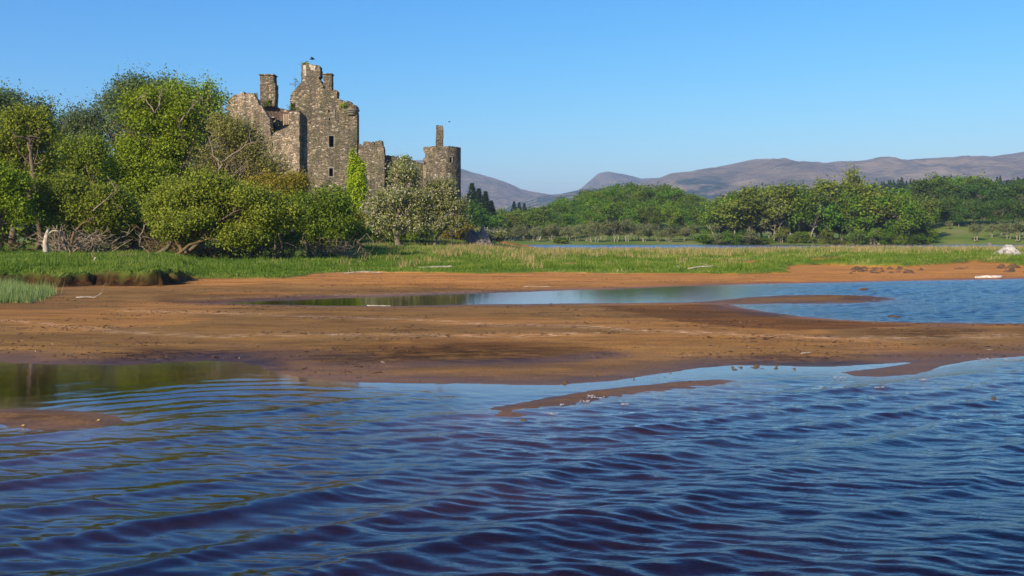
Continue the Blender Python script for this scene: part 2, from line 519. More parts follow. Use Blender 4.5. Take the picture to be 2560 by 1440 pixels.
def hill_material():
    m, n, out = mat('moorland_hills')
    p = pos(n)
    f = noise(n, p, 0.0016, 9, 0.62)
    f2 = noise(n, mapping(n, p, (1, 1, 3)), 0.007, 8, 0.68)
    c = ramp(n, f, [(0.35, (0.20, 0.155, 0.09)), (0.5, (0.275, 0.205, 0.125)), (0.65, (0.36, 0.27, 0.155))]).outputs[0]
    c = mixc(n, 0.9, c, ramp(n, f2, [(0.36, (0.40, 0.46, 0.42)), (0.5, (1, 1, 1)), (0.64, (1.5, 1.4, 1.2))]).outputs[0], 'MULTIPLY')
    wd = math_(n, 'MULTIPLY', attr(n, 'wood'), ramp(n, noise(n, p, 0.012, 6, 0.7), [(0.42, (0, 0, 0)), (0.5, (1, 1, 1))]).outputs[0])
    c = mixc(n, wd, c, (0.03, 0.055, 0.03))
    d = N(n, 'BsdfPrincipled'); d.inputs['Roughness'].default_value = 1; d.inputs['Specular IOR Level'].default_value = 0.0
    n.links.new(c, d.inputs['Base Color'])
    b = N(n, 'Bump'); b.inputs['Strength'].default_value = 0.8; b.inputs['Distance'].default_value = 110
    n.links.new(f2, b.inputs['Height']); n.links.new(b.outputs[0], d.inputs['Normal'])
    n.links.new(d.outputs[0], out.inputs[0])
    return m


M_hill = hill_material()

# ------------------------------------------------------------------ shore lines, drawn as ground outlines
def gl_(pts, z=0.0): return [gpt(a, b, z) for a, b in pts]

near_edge = [(-1500, 897), (-400, 900), (0, 904), (100, 910), (215, 912), (330, 911), (430, 906), (520, 903), (600, 906), (650, 914), (690, 928),
             (735, 941), (820, 950), (900, 956), (1100, 959), (1300, 961), (1400, 962), (1470, 957), (1530, 953), (1600, 942), (1680, 930),
             (1750, 919), (1820, 914), (1900, 913), (1990, 917), (2060, 917), (2150, 912), (2230, 907), (2290, 905), (2250, 915), (2180, 924), (2110, 932),
             (2140, 939), (2200, 941), (2280, 935), (2360, 918), (2420, 905), (2480, 896), (2560, 889), (2900, 872), (4200, 850)]
W_near = gl_(near_edge) + [(30, 1.0), (30, -60), (-40, -60), (-40, 8)]
pool = [(545, 758), (650, 753), (800, 747), (1000, 740), (1200, 733), (1500, 724), (1700, 716), (1900, 710), (2100, 706), (2300, 702), (2560, 697), (4200, 688),
        (4200, 815), (2900, 811), (2560, 808), (2300, 806), (2190, 803), (2090, 799), (1990, 790), (1920, 780), (1880, 774), (1830, 763), (1790, 756), (1700, 757), (1500, 758), (1350, 760),
        (1200, 761), (980, 765), (800, 764), (650, 761)]
W_pool = gl_(pool)
tongue = gl_([(1740, 757), (1800, 751), (1870, 743), (1950, 738), (2060, 737), (2150, 739), (2210, 742), (2235, 746), (2215, 753), (2150, 758), (2050, 759), (1900, 760), (1850, 761), (1790, 765)])
islet = gl_([(-200, 1030), (-60, 1024), (60, 1024), (160, 1025), (250, 1031), (300, 1043), (305, 1055), (285, 1066), (230, 1072), (150, 1076), (90, 1072), (20, 1066), (-60, 1060), (-200, 1058)])
spit = gl_([(1238, 1026), (1300, 1014), (1390, 997), (1480, 981), (1580, 968), (1700, 957), (1800, 951), (1830, 953), (1720, 963), (1620, 973), (1540, 984), (1470, 998), (1400, 1012), (1330, 1024), (1280, 1034), (1250, 1036)])
loch = [(-2, 131), (8, 126), (30, 127), (60, 125), (110, 122), (400, 110), (900, 200), (900, 300), (110, 300), (90, 286), (60, 288), (30, 282), (12, 285), (-1, 287), (-14, 292), (-20, 250), (-6, 170)]
hollow = gl_([(690, 917), (800, 910), (1000, 905), (1200, 900), (1380, 893), (1480, 885), (1540, 877), (1530, 890), (1440, 902), (1250, 910), (1000, 917), (800, 924), (720, 930)], 0.02)
turf_line = [(-1500, 705), (-300, 711), (0, 713), (60, 711), (140, 716), (260, 712), (350, 716), (440, 712), (458, 704), (470, 697), (600, 697), (690, 696), (760, 690), (778, 684), (900, 680),
             (1040, 682), (1200, 684), (1400, 681), (1600, 684), (1800, 685), (1900, 684), (1966, 682), (1978, 664), (2050, 662), (2150, 666), (2260, 668), (2370, 661), (2430, 655), (2480, 658), (2530, 664), (2560, 668), (2900, 672), (4200, 672)]
Turf = [gpt(a, b, 0.10) for a, b in turf_line] + [(900, 110), (900, 260), (-600, 260), (-600, 40)]
bare = [gl_([(1830, 650), (1880, 646), (1925, 653), (1935, 658), (1880, 659)], 0.3), gl_([(1760, 645), (1820, 646), (1860, 650), (1800, 652)], 0.3),
        gl_([(1300, 652), (1450, 650), (1450, 655), (1300, 656)], 0.3), gl_([(2030, 642), (2090, 640), (2100, 650), (2040, 651)], 0.3)]
weeds = [gl_([(200, 893), (300, 882), (400, 872), (560, 872), (660, 888), (720, 905), (700, 922), (560, 900), (350, 907), (220, 908)], 0.04),
         gl_([(800, 880), (950, 868), (1200, 862), (1400, 868), (1440, 890), (1200, 903), (900, 908), (760, 915)], 0.04),
         gl_([(1700, 905), (1900, 895), (2150, 895), (2250, 902), (2050, 918), (1900, 914), (1750, 919)], 0.02),
         gl_([(2080, 737), (2210, 741), (2240, 746), (2200, 754), (2090, 748)], 0.02),
         gl_([(30, 1026), (130, 1025), (130, 1040), (30, 1040)], 0.02), gl_([(2200, 820), (2420, 822), (2400, 845), (2200, 840)], 0.07)]
damps = [(gl_([(1480, 762), (1790, 758), (1850, 765), (1990, 792), (2190, 806), (2300, 810), (2200, 818), (2090, 826), (1980, 828), (1850, 822), (1700, 806), (1600, 790), (1520, 776)], 0.05), 1.0),
         (gl_([(960, 905), (980, 880), (1100, 862), (1250, 855), (1400, 858), (1500, 868), (1545, 876), (1535, 889), (1440, 901), (1250, 909), (1050, 914)], 0.04), 0.6),
         (gl_([(240, 905), (260, 890), (420, 876), (600, 874), (700, 895), (720, 915), (500, 902), (350, 906)], 0.03), 0.6),
         (gl_([(380, 742), (560, 735), (750, 738), (900, 735), (760, 748), (560, 757), (400, 757)], 0.03), 0.6)]
litters = [([(0, 800), (160, 812), (300, 830), (520, 838), (800, 832), (1000, 835), (1300, 838), (1500, 832)], 0.25), ([(300, 775), (600, 783), (800, 790), (1000, 795), (1250, 812), (1500, 818), (1800, 835), (2100, 842), (2560, 835)], 0.35),
           ([(450, 745), (700, 737), (900, 733), (1200, 725)], 0.5), ([(760, 683), (1000, 681), (1300, 680), (1600, 684)], 0.9)]


def terrain(X, Y):
    X = np.asarray(X, float); Y = np.asarray(Y, float)
    near = Y < 130
    wob = 0.012 * Y * fbm(X * 6 / np.maximum(Y, 4) * 3, Y * 0.9, 4, 3) + 0.03 * fbm(X * 5, Y * 5, 3, 31) * np.minimum(Y / 12, 1)
    s1 = sdist(X, Y, W_near); s2 = sdist(X, Y, W_pool); st = sdist(X, Y, tongue)
    s2 = np.minimum(s2, -st)
    sw = np.maximum(s1, s2)
    si = np.maximum(sdist(X, Y, islet), sdist(X, Y, spit) + 0.09)
    sw = np.minimum(sw, -si)
    sl = sdist(X, Y, loch)
    sw = np.maximum(sw + wob * 0.6, sl + fbm(X * .15, Y * .15, 3, 5) * 1.5)
    land = np.clip(-sw, 0, None); wat = np.clip(sw, 0, None)
    slope = np.where(si > -0.3, 0.075, 0.030)
    z = 0.085 * (1 - np.exp(-land * slope / 0.085)) - 0.42 * (1 - np.exp(-wat * 0.075 / 0.42))
    # sand relief
    rel = 0.020 * fbm(X * 0.5, Y * 0.9, 4, 11) + 0.006 * fbm(X * 3, Y * 5, 3, 12)
    z = z + rel * np.clip(land / 1.2, 0, 1) + 0.05 * fbm(X * 1.1, Y * 1.1, 4, 13) * np.clip(wat / 1.2, 0, 1)
    hs = sdist(X, Y, hollow)
    z = np.where(sw < 0, z - (z - 0.012) * sstep(-0.5, 0.15, hs), z)
    z = np.where((sw < 0) & (z < 0.002), 0.002, z)
    spitm = sdist(X, Y, spit)
    z = np.where(spitm > -0.5, np.minimum(z, 0.026), z)
    # turf bank
    tn = 0.5 * fbm(X * 0.55, Y * 0.55, 3, 21) + 0.3 * fbm(X * 2.0, Y * 1.4, 3, 22)
    stf = sdist(X, Y, Turf) + tn * np.where(X < -4, 1.0, 0.7) + 0.28 * fbm(X * 4.2, Y * 3.0, 3, 24) * (X < -8)
    for b in bare:
        stf = np.minimum(stf, -(sdist(X, Y, b) + 0.3 * fbm(X, Y, 3, 8)))
    pxl = 1280 + X / np.maximum(Y, 1) * F
    bank = 0.40 * sstep(520, 420, pxl) + 0.10 + 0.10 * sstep(1700, 1960, pxl) + 0.10 * sstep(1975, 2100, pxl)
    bz = sstep(520, 430, pxl)
    turf = sstep(0.0 + 0.20 * bz, 0.25 + .25 * bz, stf)
    turf = np.where(sl > 0, 0, turf)
    mead = bank * (0.86 + .35 * fbm(X * 1.6, Y * 1.6, 3, 25)) * sstep(0.0, 0.42, stf)
    rise = 0.012 * np.clip(stf, 0, 22) + 0.08 * fbm(X * 0.3, Y * 0.3, 4, 23)*sstep(0.3,3,stf)
    right = sstep(1180, 1330, pxl)
    rise = rise + (1 - right) * 0.45 * sstep(60, 108, Y)
    rise = np.where(sl > -12, rise * sstep(0, 12, -sl), rise)
    z = np.where(stf > 0, z + mead + np.where(Y < 200, rise, 0), z)
    # castle mound
    mx, my = -17.0, 139.0
    z = z + 2.6 * np.exp(-(((X - mx) / 19) ** 2 + ((Y - my) / 17) ** 2) ** 1.6)
    # far shore
    fs = np.clip(Y - 284, 0, None)
    fs = np.where(sl > 0, 0, fs)
    farz = 0.8 * (1 - np.exp(-fs / 8)) + np.minimum(0.018 * fs, 4)
    farz = farz + 13 * np.exp(-((X - 54) / 34) ** 2 - ((Y - 412) / 55) ** 2) * sstep(284, 340, Y)
    rs = sstep(2140, 2420, pxl)
    farz = farz + rs * (8.5 * sstep(290, 400, Y) + 12 * sstep(430, 640, Y))
    farz = farz + 6 * sstep(1900, 2300, pxl) * sstep(430, 600, Y)
    farz = farz + 0.6 * fbm(X * .06, Y * .06, 4, 9) * sstep(290, 320, Y)
    z = np.where((Y > 284), z * 0 + farz + np.where(sl > 0, -0.3, 0.05), z)
    left = (Y > 150) & (Y <= 284) & (sl <= 0)
    z = np.where(left, np.maximum(z, 0.6) * 1.0, z)
    z = np.where(Y > 700, np.minimum(z, 25) * 1.0, z)
    return z, turf, stf, sw, sl


def grid_rows():
    r = [1.5]
    while r[-1] < 9500:
        D = r[-1]
        if D < 62: d = min(max(D * D * 2.2 / 4233, 0.02), 0.13)
        elif D < 135: d = 0.5
        elif D < 280: d = 3
        elif D < 700: d = 5
        else: d = D * 0.07
        r.append(D + d)
    return np.array(r)


def build_ground():
    rows = grid_rows()
    u = np.linspace(-0.95, 0.95, 640)
    Dg, U = np.meshgrid(rows, u, indexing='ij')
    X = U * (Dg + 1.0); Y = Dg
    z, turf, stf, sw, sl = terrain(X, Y)
    nr, nc = X.shape
    V = np.stack([X, Y, z], -1).reshape(-1, 3)
    i = np.arange(nr * nc).reshape(nr, nc)
    Fc = np.stack([i[:-1, :-1], i[:-1, 1:], i[1:, 1:], i[1:, :-1]], -1).reshape(-1, 4)
    weed = np.zeros_like(X)
    for p in weeds: weed = np.maximum(weed, sstep(-0.5, 0.5, sdist(X, Y, p) + 0.6 * fbm(X * .8, Y * 1.5, 4, 41)))
    damp = np.zeros_like(X)
    for p, k in damps: damp = np.maximum(damp, k * sstep(-0.15, 0.25, sdist(X, Y, p) + 0.25 * fbm(X * .8, Y * 1.5, 4, 47)))
    lit = np.zeros_like(X)
    for pts, wd in litters:
        line = gl_(pts, 0.07)
        px = np.array([p[0] for p in line]); py = np.array([p[1] for p in line])
        yy = np.interp(X, px, py)
        d = np.abs(Y - yy + 0.25 * fbm(X * .7, Y * 0, 3, 44)) / wd
        ok = (X > px[0]) & (X < px[-1])
        lit = np.maximum(lit, np.where(ok, np.exp(-d * d), 0))
    dry = sstep(31, 40, Y) * 0.9 + 0.35 * sstep(0.02, 0.08, fbm(X * .25, Y * .5, 3, 51)) * sstep(13, 17, Y)
    peat = sstep(-0.35, 0.02, stf) * sstep(700, 380, 1280 + X / Y * F) + 0.55 * sstep(-0.25, 0.1, stf) * sstep(0.1, 0.3, fbm(X * .4, Y * .4, 3, 61))
    np_mesh('ground', V, Fc, M_ground, None, dict(turf=np.clip(turf, 0, 1), weed=weed, damp=damp, litter=lit, dry=np.clip(dry, 0, 1), peat=np.clip(peat, 0, 1),
            farland=sstep(200, 285, Y)), smooth=True)['kind'] = 'structure'


build_ground()
mb = MB(); mb.box((0, 4200, -3), (14900, 8900, 0.5))
tag(mb.build('lake_bed', M_ground), kind='structure')

# ------------------------------------------------------------------ water
def wave_field(X, Y):
    s1 = sdist(X, Y, W_near); s2 = sdist(X, Y, W_pool)
    shore = sdist(X, Y, spit); isl = sdist(X, Y, islet)
    # how windy: calm in the left bay and behind the spit, lively to the front and right
    front = gl_([(-1200, 1120), (0, 1100), (300, 1085), (500, 1050), (800, 1010), (1000, 1010), (1230, 1035), (1400, 1015), (1600, 985), (1850, 958), (2100, 946), (2300, 940), (2560, 905), (3600, 880)]) + [(30, 1.0), (30, -20), (-30, -20)]
    open_ = sdist(X, Y, front)
    wind = sstep(-1.6, 1.6, open_)
    mid = sstep(-0.5, 0.8, sdist(X, Y, gl_([(150, 1010), (400, 960), (650, 935), (900, 965), (1200, 985), (1230, 1030), (900, 1060), (500, 1080), (200, 1100), (-900, 1120), (-900, 1080), (0, 1080), (320, 1060)])))
    amp = np.clip(s1 / 1.0, 0, 1) * (0.04 + 0.96 * wind)
    # main swell, crests running lower left to upper right
    warp = 0.55 * fbm(X * 0.35, Y * 0.35, 3, 71) + 0.09 * fbm(X * 1.3, Y * 1.3, 3, 72)
    th = math.radians(123)
    kx, ky = math.cos(th), math.sin(th)
    ph = (X * kx + Y * ky + warp - 0.045 * X * 1.0) / 0.80 * 2 * math.pi
    s = 0.5 + 0.5 * np.sin(ph + 0.25 * np.sin(ph))
    along = -X * ky + Y * kx
    mod = 0.15 + 1.3 * vnoise(along * 0.28 + 9, (X * kx + Y * ky) * 0.9, 73)
    z = 0.023 * (s ** 3.0 - 0.27) * mod
    th2 = math.radians(113)
    pb = (X * math.cos(th2) + Y * math.sin(th2) + 0.7 * fbm(X * 0.28, Y * 0.28, 3, 171) + 0.08 * fbm(X * 1.6, Y * 1.6, 3, 172)) / 1.27 * 2 * math.pi
    sb = 0.5 + 0.5 * np.sin(pb + 0.5 * np.sin(pb))
    z = z + 0.019 * (sb ** 3.5 - 0.25) * (0.1 + 1.2 * vnoise(along * 0.4 + 31, Y * 0.5, 173))
    ph2 = (X * math.cos(math.radians(100)) + Y * math.sin(math.radians(100)) + 0.4 * fbm(X * .8, Y * .8, 3, 74)) / 0.43 * 2 * math.pi
    z = z + 0.003 * np.sin(ph2) * (0.3 + 1.2 * vnoise(X * .8, Y * .8, 75))
    pxl_ = 1280 + X / np.maximum(Y, 1) * F
    windy = 0.45 + 0.55 * sstep(500, 1500, pxl_ + 260 * fbm(X * .3, Y * .3, 3, 78))
    # short wind ripples, nearly level crests falling to the right
    for ang, lam, a, sd in ((100, 0.27, 0.0030, 86), (82, 0.21, 0.0036, 81), (70, 0.125, 0.0026, 82), (92, 0.15, 0.0018, 83), (76, 0.085, 0.0011, 84), (62, 0.31, 0.0040, 85)):
        c, s_ = math.cos(math.radians(ang)), math.sin(math.radians(ang))
        q = (X * c + Y * s_ + lam * 1.0 * fbm(X * 1.4, Y * 2.0, 3, sd)) / lam * 2 * math.pi
        z = z + a * windy * np.sin(q) * (0.15 + 1.5 * vnoise(X * 1.1 + sd, Y * 1.6, sd + 9))
    pc = (X * 0.12 + Y * 0.99 + 0.5 * fbm(X * .5, Y * .5, 3, 76)) / 0.58 * 2 * math.pi
    z = z + 0.006 * np.sin(pc) * vnoise(X * .5, Y * .9, 77) * windy
    z = z * (0.7 + 0.6 * vnoise(X * .33, Y * .45, 79))
    z = z * amp * sstep(26, 9, Y)

    # gentle rings in the calmer middle
    cx, cy = gpt(120, 1075)
    rr = np.hypot(X - cx - 1.5, (Y - cy) * 1.0)
    z = z + (0.004 * np.sin((rr + 0.25 * fbm(X * .9, Y * .9, 3, 91)) / 0.36 * 2 * math.pi) * (0.2 + 1.2 * vnoise(X * .6, Y * .9, 92))
             + 0.0016 * np.sin((rr * 1.0 + 0.2 * fbm(X * 1.5, Y * 1.5, 2, 93)) / 0.17 * 2 * math.pi)) * mid * (1 - wind * 0.7) * np.clip(s1 / 0.6, 0, 1)
    pxl = 1280 + X / np.maximum(Y, 1) * F
    far = np.where(s2 > 0, 0.02 + 0.75 * sstep(1750, 2150, pxl), 0.0)
    rough = np.where(s1 > 0, 0.02 + 0.30 * wind * windy ** 2 + 0.05 * mid, far)
    rough = np.where(Y > 60, 1.0, rough)
    blur = np.where(Y > 60, 0.20, np.where(s2 > 0, 0.10 * sstep(1750, 2150, pxl), 0.0))
    # ripples of the back pool
    q = (X * 0.25 + Y * 0.97 + 0.3 * fbm(X * .6, Y * .6, 3, 95)) / 0.55 * 2 * math.pi
    q2 = (X * -0.2 + Y * 0.98 + 0.25 * fbm(X * .9, Y * .9, 3, 97)) / 0.37 * 2 * math.pi
    q3 = (X * 0.5 + Y * 0.87 + 0.2 * fbm(X * 1.2, Y * 1.2, 3, 98)) / 0.26 * 2 * math.pi
    z = z + np.where((s2 > 0) & (Y < 60), sstep(1700, 2250, pxl) * (0.011 * np.sin(q) * vnoise(X * .7, Y * .7, 96) + 0.008 * np.sin(q2) * vnoise(X * .9, Y * .9, 99) + 0.004 * np.sin(q3)), 0)
    return z, rough, blur


def build_water():
    ys = np.arange(2100, 809, -1.6)
    near = H * F / (ys - HY)
    rows = np.concatenate([near, np.arange(near[-1] + 0.06, 43.5, 0.06), [46, 50, 60, 80, 110, 125, 150, 200, 250, 300, 340]])
    u = np.linspace(-0.72, 0.72, 1000)
    Dg, U = np.meshgrid(rows, u, indexing='ij')
    X = U * (Dg + 1.0); Y = Dg
    z, rough, blur = wave_field(X, Y)
    nr, nc = X.shape
    V = np.stack([X, Y, z], -1).reshape(-1, 3)
    i = np.arange(nr * nc).reshape(nr, nc)
    Fc = np.stack([i[:-1, :-1], i[:-1, 1:], i[1:, 1:], i[1:, :-1]], -1).reshape(-1, 4)
    np_mesh('water', V, Fc, M_water, None, dict(rough=rough, blur=blur), smooth=True)['kind'] = 'structure'


build_water()

# ------------------------------------------------------------------ hills
def hill(name, ridge, D, depth, seed, woods=(), front=0.0, fold=0.09):
    rx = np.array([(a - 1280) / F * D for a, b in ridge]); rz = np.array([H + (HY - b) / F * D for a, b in ridge])
    x = np.linspace(rx[0], rx[-1], 420)
    zr = np.interp(x, rx, rz) + D * 0.00015 * fbm(x / D * 60, x * 0, 4, seed + 5)
    t = np.concatenate([np.linspace(0, 1, 90), [1.05, 1.15, 1.4]])
    T, Xg = np.meshgrid(t, x, indexing='ij')
    ZR = np.broadcast_to(zr, T.shape)
    sh = np.where(T <= 1, np.sin(np.clip(T, 0, 1) * math.pi / 2) ** 1.25, 1 - (T - 1) * 1.5)
    Yg = D - depth + T * depth
    fo = fbm(Xg / D * 14, Yg / D * 9 + Xg / D * 5, 5, seed) + 0.5 * (1 - np.abs(fbm(Xg / D * 30, Yg / D * 12, 4, seed + 3)) * 2)
    z = ZR * (sh + fold * fo * np.clip(T * (1 - T) * 4, 0, 1)) - 3
    V = np.stack([Xg * (Yg / D) ** 0.4, Yg, z], -1).reshape(-1, 3)
    nr, nc = T.shape
    i = np.arange(nr * nc).reshape(nr, nc)
    Fc = np.stack([i[:-1, :-1], i[:-1, 1:], i[1:, 1:], i[1:, :-1]], -1).reshape(-1, 4)
    PX = 1280 + V[:, 0].reshape(T.shape) / Yg * F; PY = HY - (z - H) / Yg * F
    wood = np.zeros(T.shape)
    for x0, x1, y0, y1 in woods:
        d = np.minimum(np.minimum(PX - x0, x1 - PX) / 14, np.minimum(PY - y0, y1 - PY) / 5)
        wood = np.maximum(wood, sstep(-0.6, 0.6, d + fbm(PX / 25, PY / 12, 3, 6)))
    tag(np_mesh(name, V, Fc, M_hill, None, dict(wood=wood), smooth=True), kind='structure')


hill('hills', [(150, 560), (500, 500), (800, 430), (1000, 402), (1100, 412), (1150, 426), (1200, 437), (1250, 455), (1300, 475), (1350, 486), (1400, 494), (1500, 530), (1600, 597)], 5200, 1700, 101)
hill('hills', [(1300, 560), (1400, 510), (1440, 480), (1470, 455), (1490, 439), (1515, 433), (1550, 436), (1600, 446), (1650, 444), (1700, 440), (1800, 450), (1950, 480), (2200, 560)], 6200, 1500, 140)
hill('hills', [(1180, 560), (1300, 506), (1350, 494), (1400, 486), (1440, 476), (1480, 471), (1540, 476), (1700, 500), (1900, 590)], 4200, 1200, 133, woods=[(1100, 1700, 470, 560)])
hill('hills', [(1450, 560), (1560, 470), (1620, 452), (1660, 443), (1700, 437), (1760, 424), (1830, 412), (1870, 403), (1900, 402), (1930, 408), (1960, 413), (2020, 413), (2080, 410), (2120, 406), (2200, 408), (2260, 407), (2320, 403), (2400, 401),
               (2450, 397), (2490, 391), (2530, 389), (2580, 391), (2800, 384), (3200, 400), (3600, 470)], 4600, 2300, 188, woods=[(1680, 1800, 448, 462), (1700, 1900, 476, 520), (1750, 1830, 455, 478)], fold=0.09)

# ------------------------------------------------------------------ plants
def leaves(blobs, n, size, seed, clump=0.5, inner=0.45, bias=-0.25, squash=0.75, aspect=0.6, per=26, tintamp=0.5, spike=0.0, sub=13, shoots=0.15):
    """leaf faces in clumps over the shells of ellipsoids; blobs (x,y,z,rx,ry,rz[,weight])"""
    r = np.random.default_rng(seed)
    B = np.array([b[:6] for b in blobs], float)
    wts = np.array([(b[6] if len(b) > 6 else 1.0) * (b[3] * b[5] + b[3] * b[4]) for b in blobs])
    if sub > 0:      # bough-sized masses on every big mass
        nb, nw = [], []
        for b, w_ in zip(B, wts):
            for q in range(sub):
                e = r.normal(size=3); e[2] = e[2] * 0.9 + 0.25; e /= np.linalg.norm(e)
                k = r.uniform(0.26, 0.46); rr_ = r.uniform(0.35, 1.02 - k * 0.35)
                g = float(np.mean(b[3:6])) * k
                nb.append(np.concatenate([b[:3] + e * b[3:6] * rr_, [g * r.uniform(1.0, 1.5), g * r.uniform(1.0, 1.4), g * r.uniform(.6, .95)]])); nw.append(w_ * k * k * r.uniform(.6, 1.3))
        B = np.array(nb); wts = np.array(nw)
    wts = wts / wts.sum()
    nc = max(4, n // per)
    bi = r.choice(len(B), nc, p=wts)
    d = r.normal(size=(nc, 3)); d[:, 2] += -bias * 0.8
    d /= np.linalg.norm(d, axis=1)[:, None]
    rad = inner + (1.06 - inner) * r.random(nc) ** 0.45
    lump = 1 + 0.26 * fbm(d[:, 0] * 2.2 + bi * 3.1, d[:, 2] * 2.2 + d[:, 1] * 1.7, 3, seed)
    c = B[bi, :3] + d * B[bi, 3:6] * (rad * lump)[:, None]
    ctint = np.clip(0.5 + tintamp * r.normal(size=nc) * 0.55, 0, 1)
    li = r.integers(0, nc, n)
    cr = clump * (0.6 + 0.8 * r.random(nc))[li]
    off = np.clip(r.normal(size=(n, 3)), -1.7, 1.7) * cr[:, None] * 0.55
    off[:, 2] *= squash
    # leafy shoots that break the outline
    sh = (r.random(n) < shoots) & (rad[li] > 0.6)
    sdv = d + np.array([0, 0, 0.55]) + r.normal(size=(nc, 3)) * 0.35
    sdv /= np.linalg.norm(sdv, axis=1)[:, None]
    p = c[li] + off
    p = np.where(sh[:, None], c[li] + sdv[li] * (r.random(n) * 1.8)[:, None] * cr[:, None] + off * 0.28, p)
    if spike > 0:
        p[:, 2] += spike * r.random(n) ** 6
    # orientation: loosely facing outward and up
    nn = r.normal(size=(n, 3)) + 0.9 * d[li] + np.array([0, 0, 0.5])
    nn /= np.linalg.norm(nn, axis=1)[:, None]
    a = np.cross(nn, r.normal(size=(n, 3))); a /= np.linalg.norm(a, axis=1)[:, None] + 1e-9
    b = np.cross(nn, a)
    s = size * 1.2 * (0.6 + 0.8 * r.random(n))[:, None]
    a = a * s * 0.5; b = b * s * 0.5 * aspect
    V = np.stack([p - a, p - b, p + a, p + b], 1).reshape(-1, 3)
    Fc = np.arange(n * 4).reshape(n, 4)
    t = np.clip(ctint[li] * 0.55 + 0.45 * r.random(n) ** 1.2, 0, 1)
    return V, Fc, np.repeat(t, 4), c


def wander(p0, p1, seg, wob, r):
    p0 = np.array(p0, float); p1 = np.array(p1, float)
    L = np.linalg.norm(p1 - p0)
    o1 = r.normal(size=3) * wob * L; o2 = r.normal(size=3) * wob * L
    out = []
    for i in range(seg + 1):
        t = i / seg
        q = p0 + (p1 - p0) * t + o1 * math.sin(math.pi * t) * 0.6 + o2 * math.sin(2 * math.pi * t) * 0.4
        if 0 < i < seg: q = q + r.normal(size=3) * wob * L * 0.12
        out.append(q)
    return out


def skeleton(base, blobs, r0, seed, fork=0.45, twigs=7, wob=0.14, sides=6, stems=1, reach=0.9, twig_r=0.018):
    r = np.random.default_rng(seed)
    m = MB()
    base = np.array(base, float)
    B = [np.array(b[:6], float) for b in blobs]
    cen = sum(b[:3] for b in B) / len(B)
    for s in range(stems):
        bs = base + (np.array([r.normal() * r0 * 2.5, r.normal() * r0 * 2.5, 0]) if stems > 1 else 0)
        fk = bs + (cen - bs) * fork + np.array([r.normal(), r.normal(), 0]) * r0 * (1.5 if stems == 1 else 4)
        tr = wander(bs, fk, 5, wob * 0.7, r)
        rs = [r0 * (1.45 if i == 0 else 1.0) * (1 - 0.09 * i) for i in range(6)]
        m.tube(tr, rs, sides + 2)
        mine = B if stems == 1 else [B[j] for j in range(len(B)) if j % stems == s] or [B[0]]
        for b in mine:
            lim = wander(fk, b[:3] + r.normal(size=3) * b[3:6] * 0.1, 6, wob, r)
            rl = r0 * 0.55
            m.tube(lim, [rl * (1 - 0.12 * i) for i in range(7)], sides)
            for k in range(twigs):
                d = r.normal(size=3); d[2] = abs(d[2]) * 0.9 - 0.15; d /= np.linalg.norm(d)
                e = b[:3] + d * b[3:6] * reach
                st = lim[r.integers(2, 7)]
                tw = wander(st, e, 5, wob * 1.1, r)
                rt = max(rl * 0.35, twig_r * 1.4)
                m.tube(tw, [rt * (1 - 0.14 * i) + twig_r * 0.3 for i in range(6)], 4, False)
                for q in range(2):
                    e2 = tw[3] + r.normal(size=3) * 0.28 * np.mean(b[3:6])
                    m.tube(wander(tw[2 + q], e2, 3, wob, r), [twig_r * 1.1, twig_r, twig_r * .8, twig_r * .5], 3, False)
    return m


def pxblobs(bl, D, zoff=0):
    out = []
    for b in bl:
        px, py, rx, ry = b[:4]
        dd = b[4] if len(b) > 4 else 0
        k = (D + dd) / F
        c = P(px, py, D + dd)
        out.append((c[0], c[1], c[2], rx * k, rx * k * 0.85, ry * k, b[5] if len(b) > 5 else 1.0))
    return out


def gz(x, y):
    return float(terrain(np.array([[x]]), np.array([[y]]))[0][0, 0])


def tree(name, label, cat, bx, D, blobs, leafm, barkm, n, size, r0, seed, group=None, **kw):
    X = (bx - 1280) / F * D
    z = gz(X, D) - 0.1
    root = empty(name, (X, D, z))
    off = np.array([X, D, z])
    B = pxblobs(blobs, D)
    lk = {k: kw[k] for k in ('clump', 'inner', 'bias', 'squash', 'aspect', 'per', 'tintamp', 'spike', 'sub') if k in kw}
    V, Fc, t, c = leaves(B, n, size, seed, **lk)
    V = V.copy()
    lim = z + kw.get('skirt', 0.5)
    np_mesh('crown', V - off, Fc, leafm, root, dict(tint=t))
    sk = {k: kw[k] for k in ('fork', 'twigs', 'wob', 'stems', 'reach', 'twig_r') if k in kw}
    m = skeleton(off, B, r0, seed + 1, **sk)
    m.v = [(a - off[0], b - off[1], c_ - off[2]) for a, b, c_ in m.v]
    m.build('trunk', barkm, root, True)
    tag(root, label, cat, group)
    return root


# the left grove -----------------------------------------------------------------
G1 = 'trees of the grove in front of the castle'
tree('alder_tree', 'tall dark tree at the far left with its rounded top standing against the sky', 'tree', 30, 84,
     [(20, 290, 80, 62), (-70, 300, 90, 80, 2), (90, 320, 55, 50), (30, 380, 110, 60, 0, .6), (95, 275, 30, 25)], L_blue, M_bark, 34000, 0.17, 0.28, 11, G1, clump=0.75)
tree('alder_tree', 'olive green tree at the left edge whose dark leaning trunk shows below its crown', 'tree', 95, 70,
     [(40, 345, 80, 55), (100, 340, 45, 40), (-50, 370, 80, 60), (110, 420, 48, 42), (20, 430, 60, 40), (80, 300, 40, 26)], L_olive, M_bark, 42000, 0.14, 0.24, 12, G1, clump=0.6, fork=0.55)
tree('alder_tree', 'low bright green tree hanging over the grass at the left edge of the photo', 'tree', 0, 63,
     [(0, 470, 62, 70), (30, 530, 48, 50), (-70, 500, 80, 90)], L_bright, M_bark, 30000, 0.13, 0.2, 13, G1, clump=0.5)
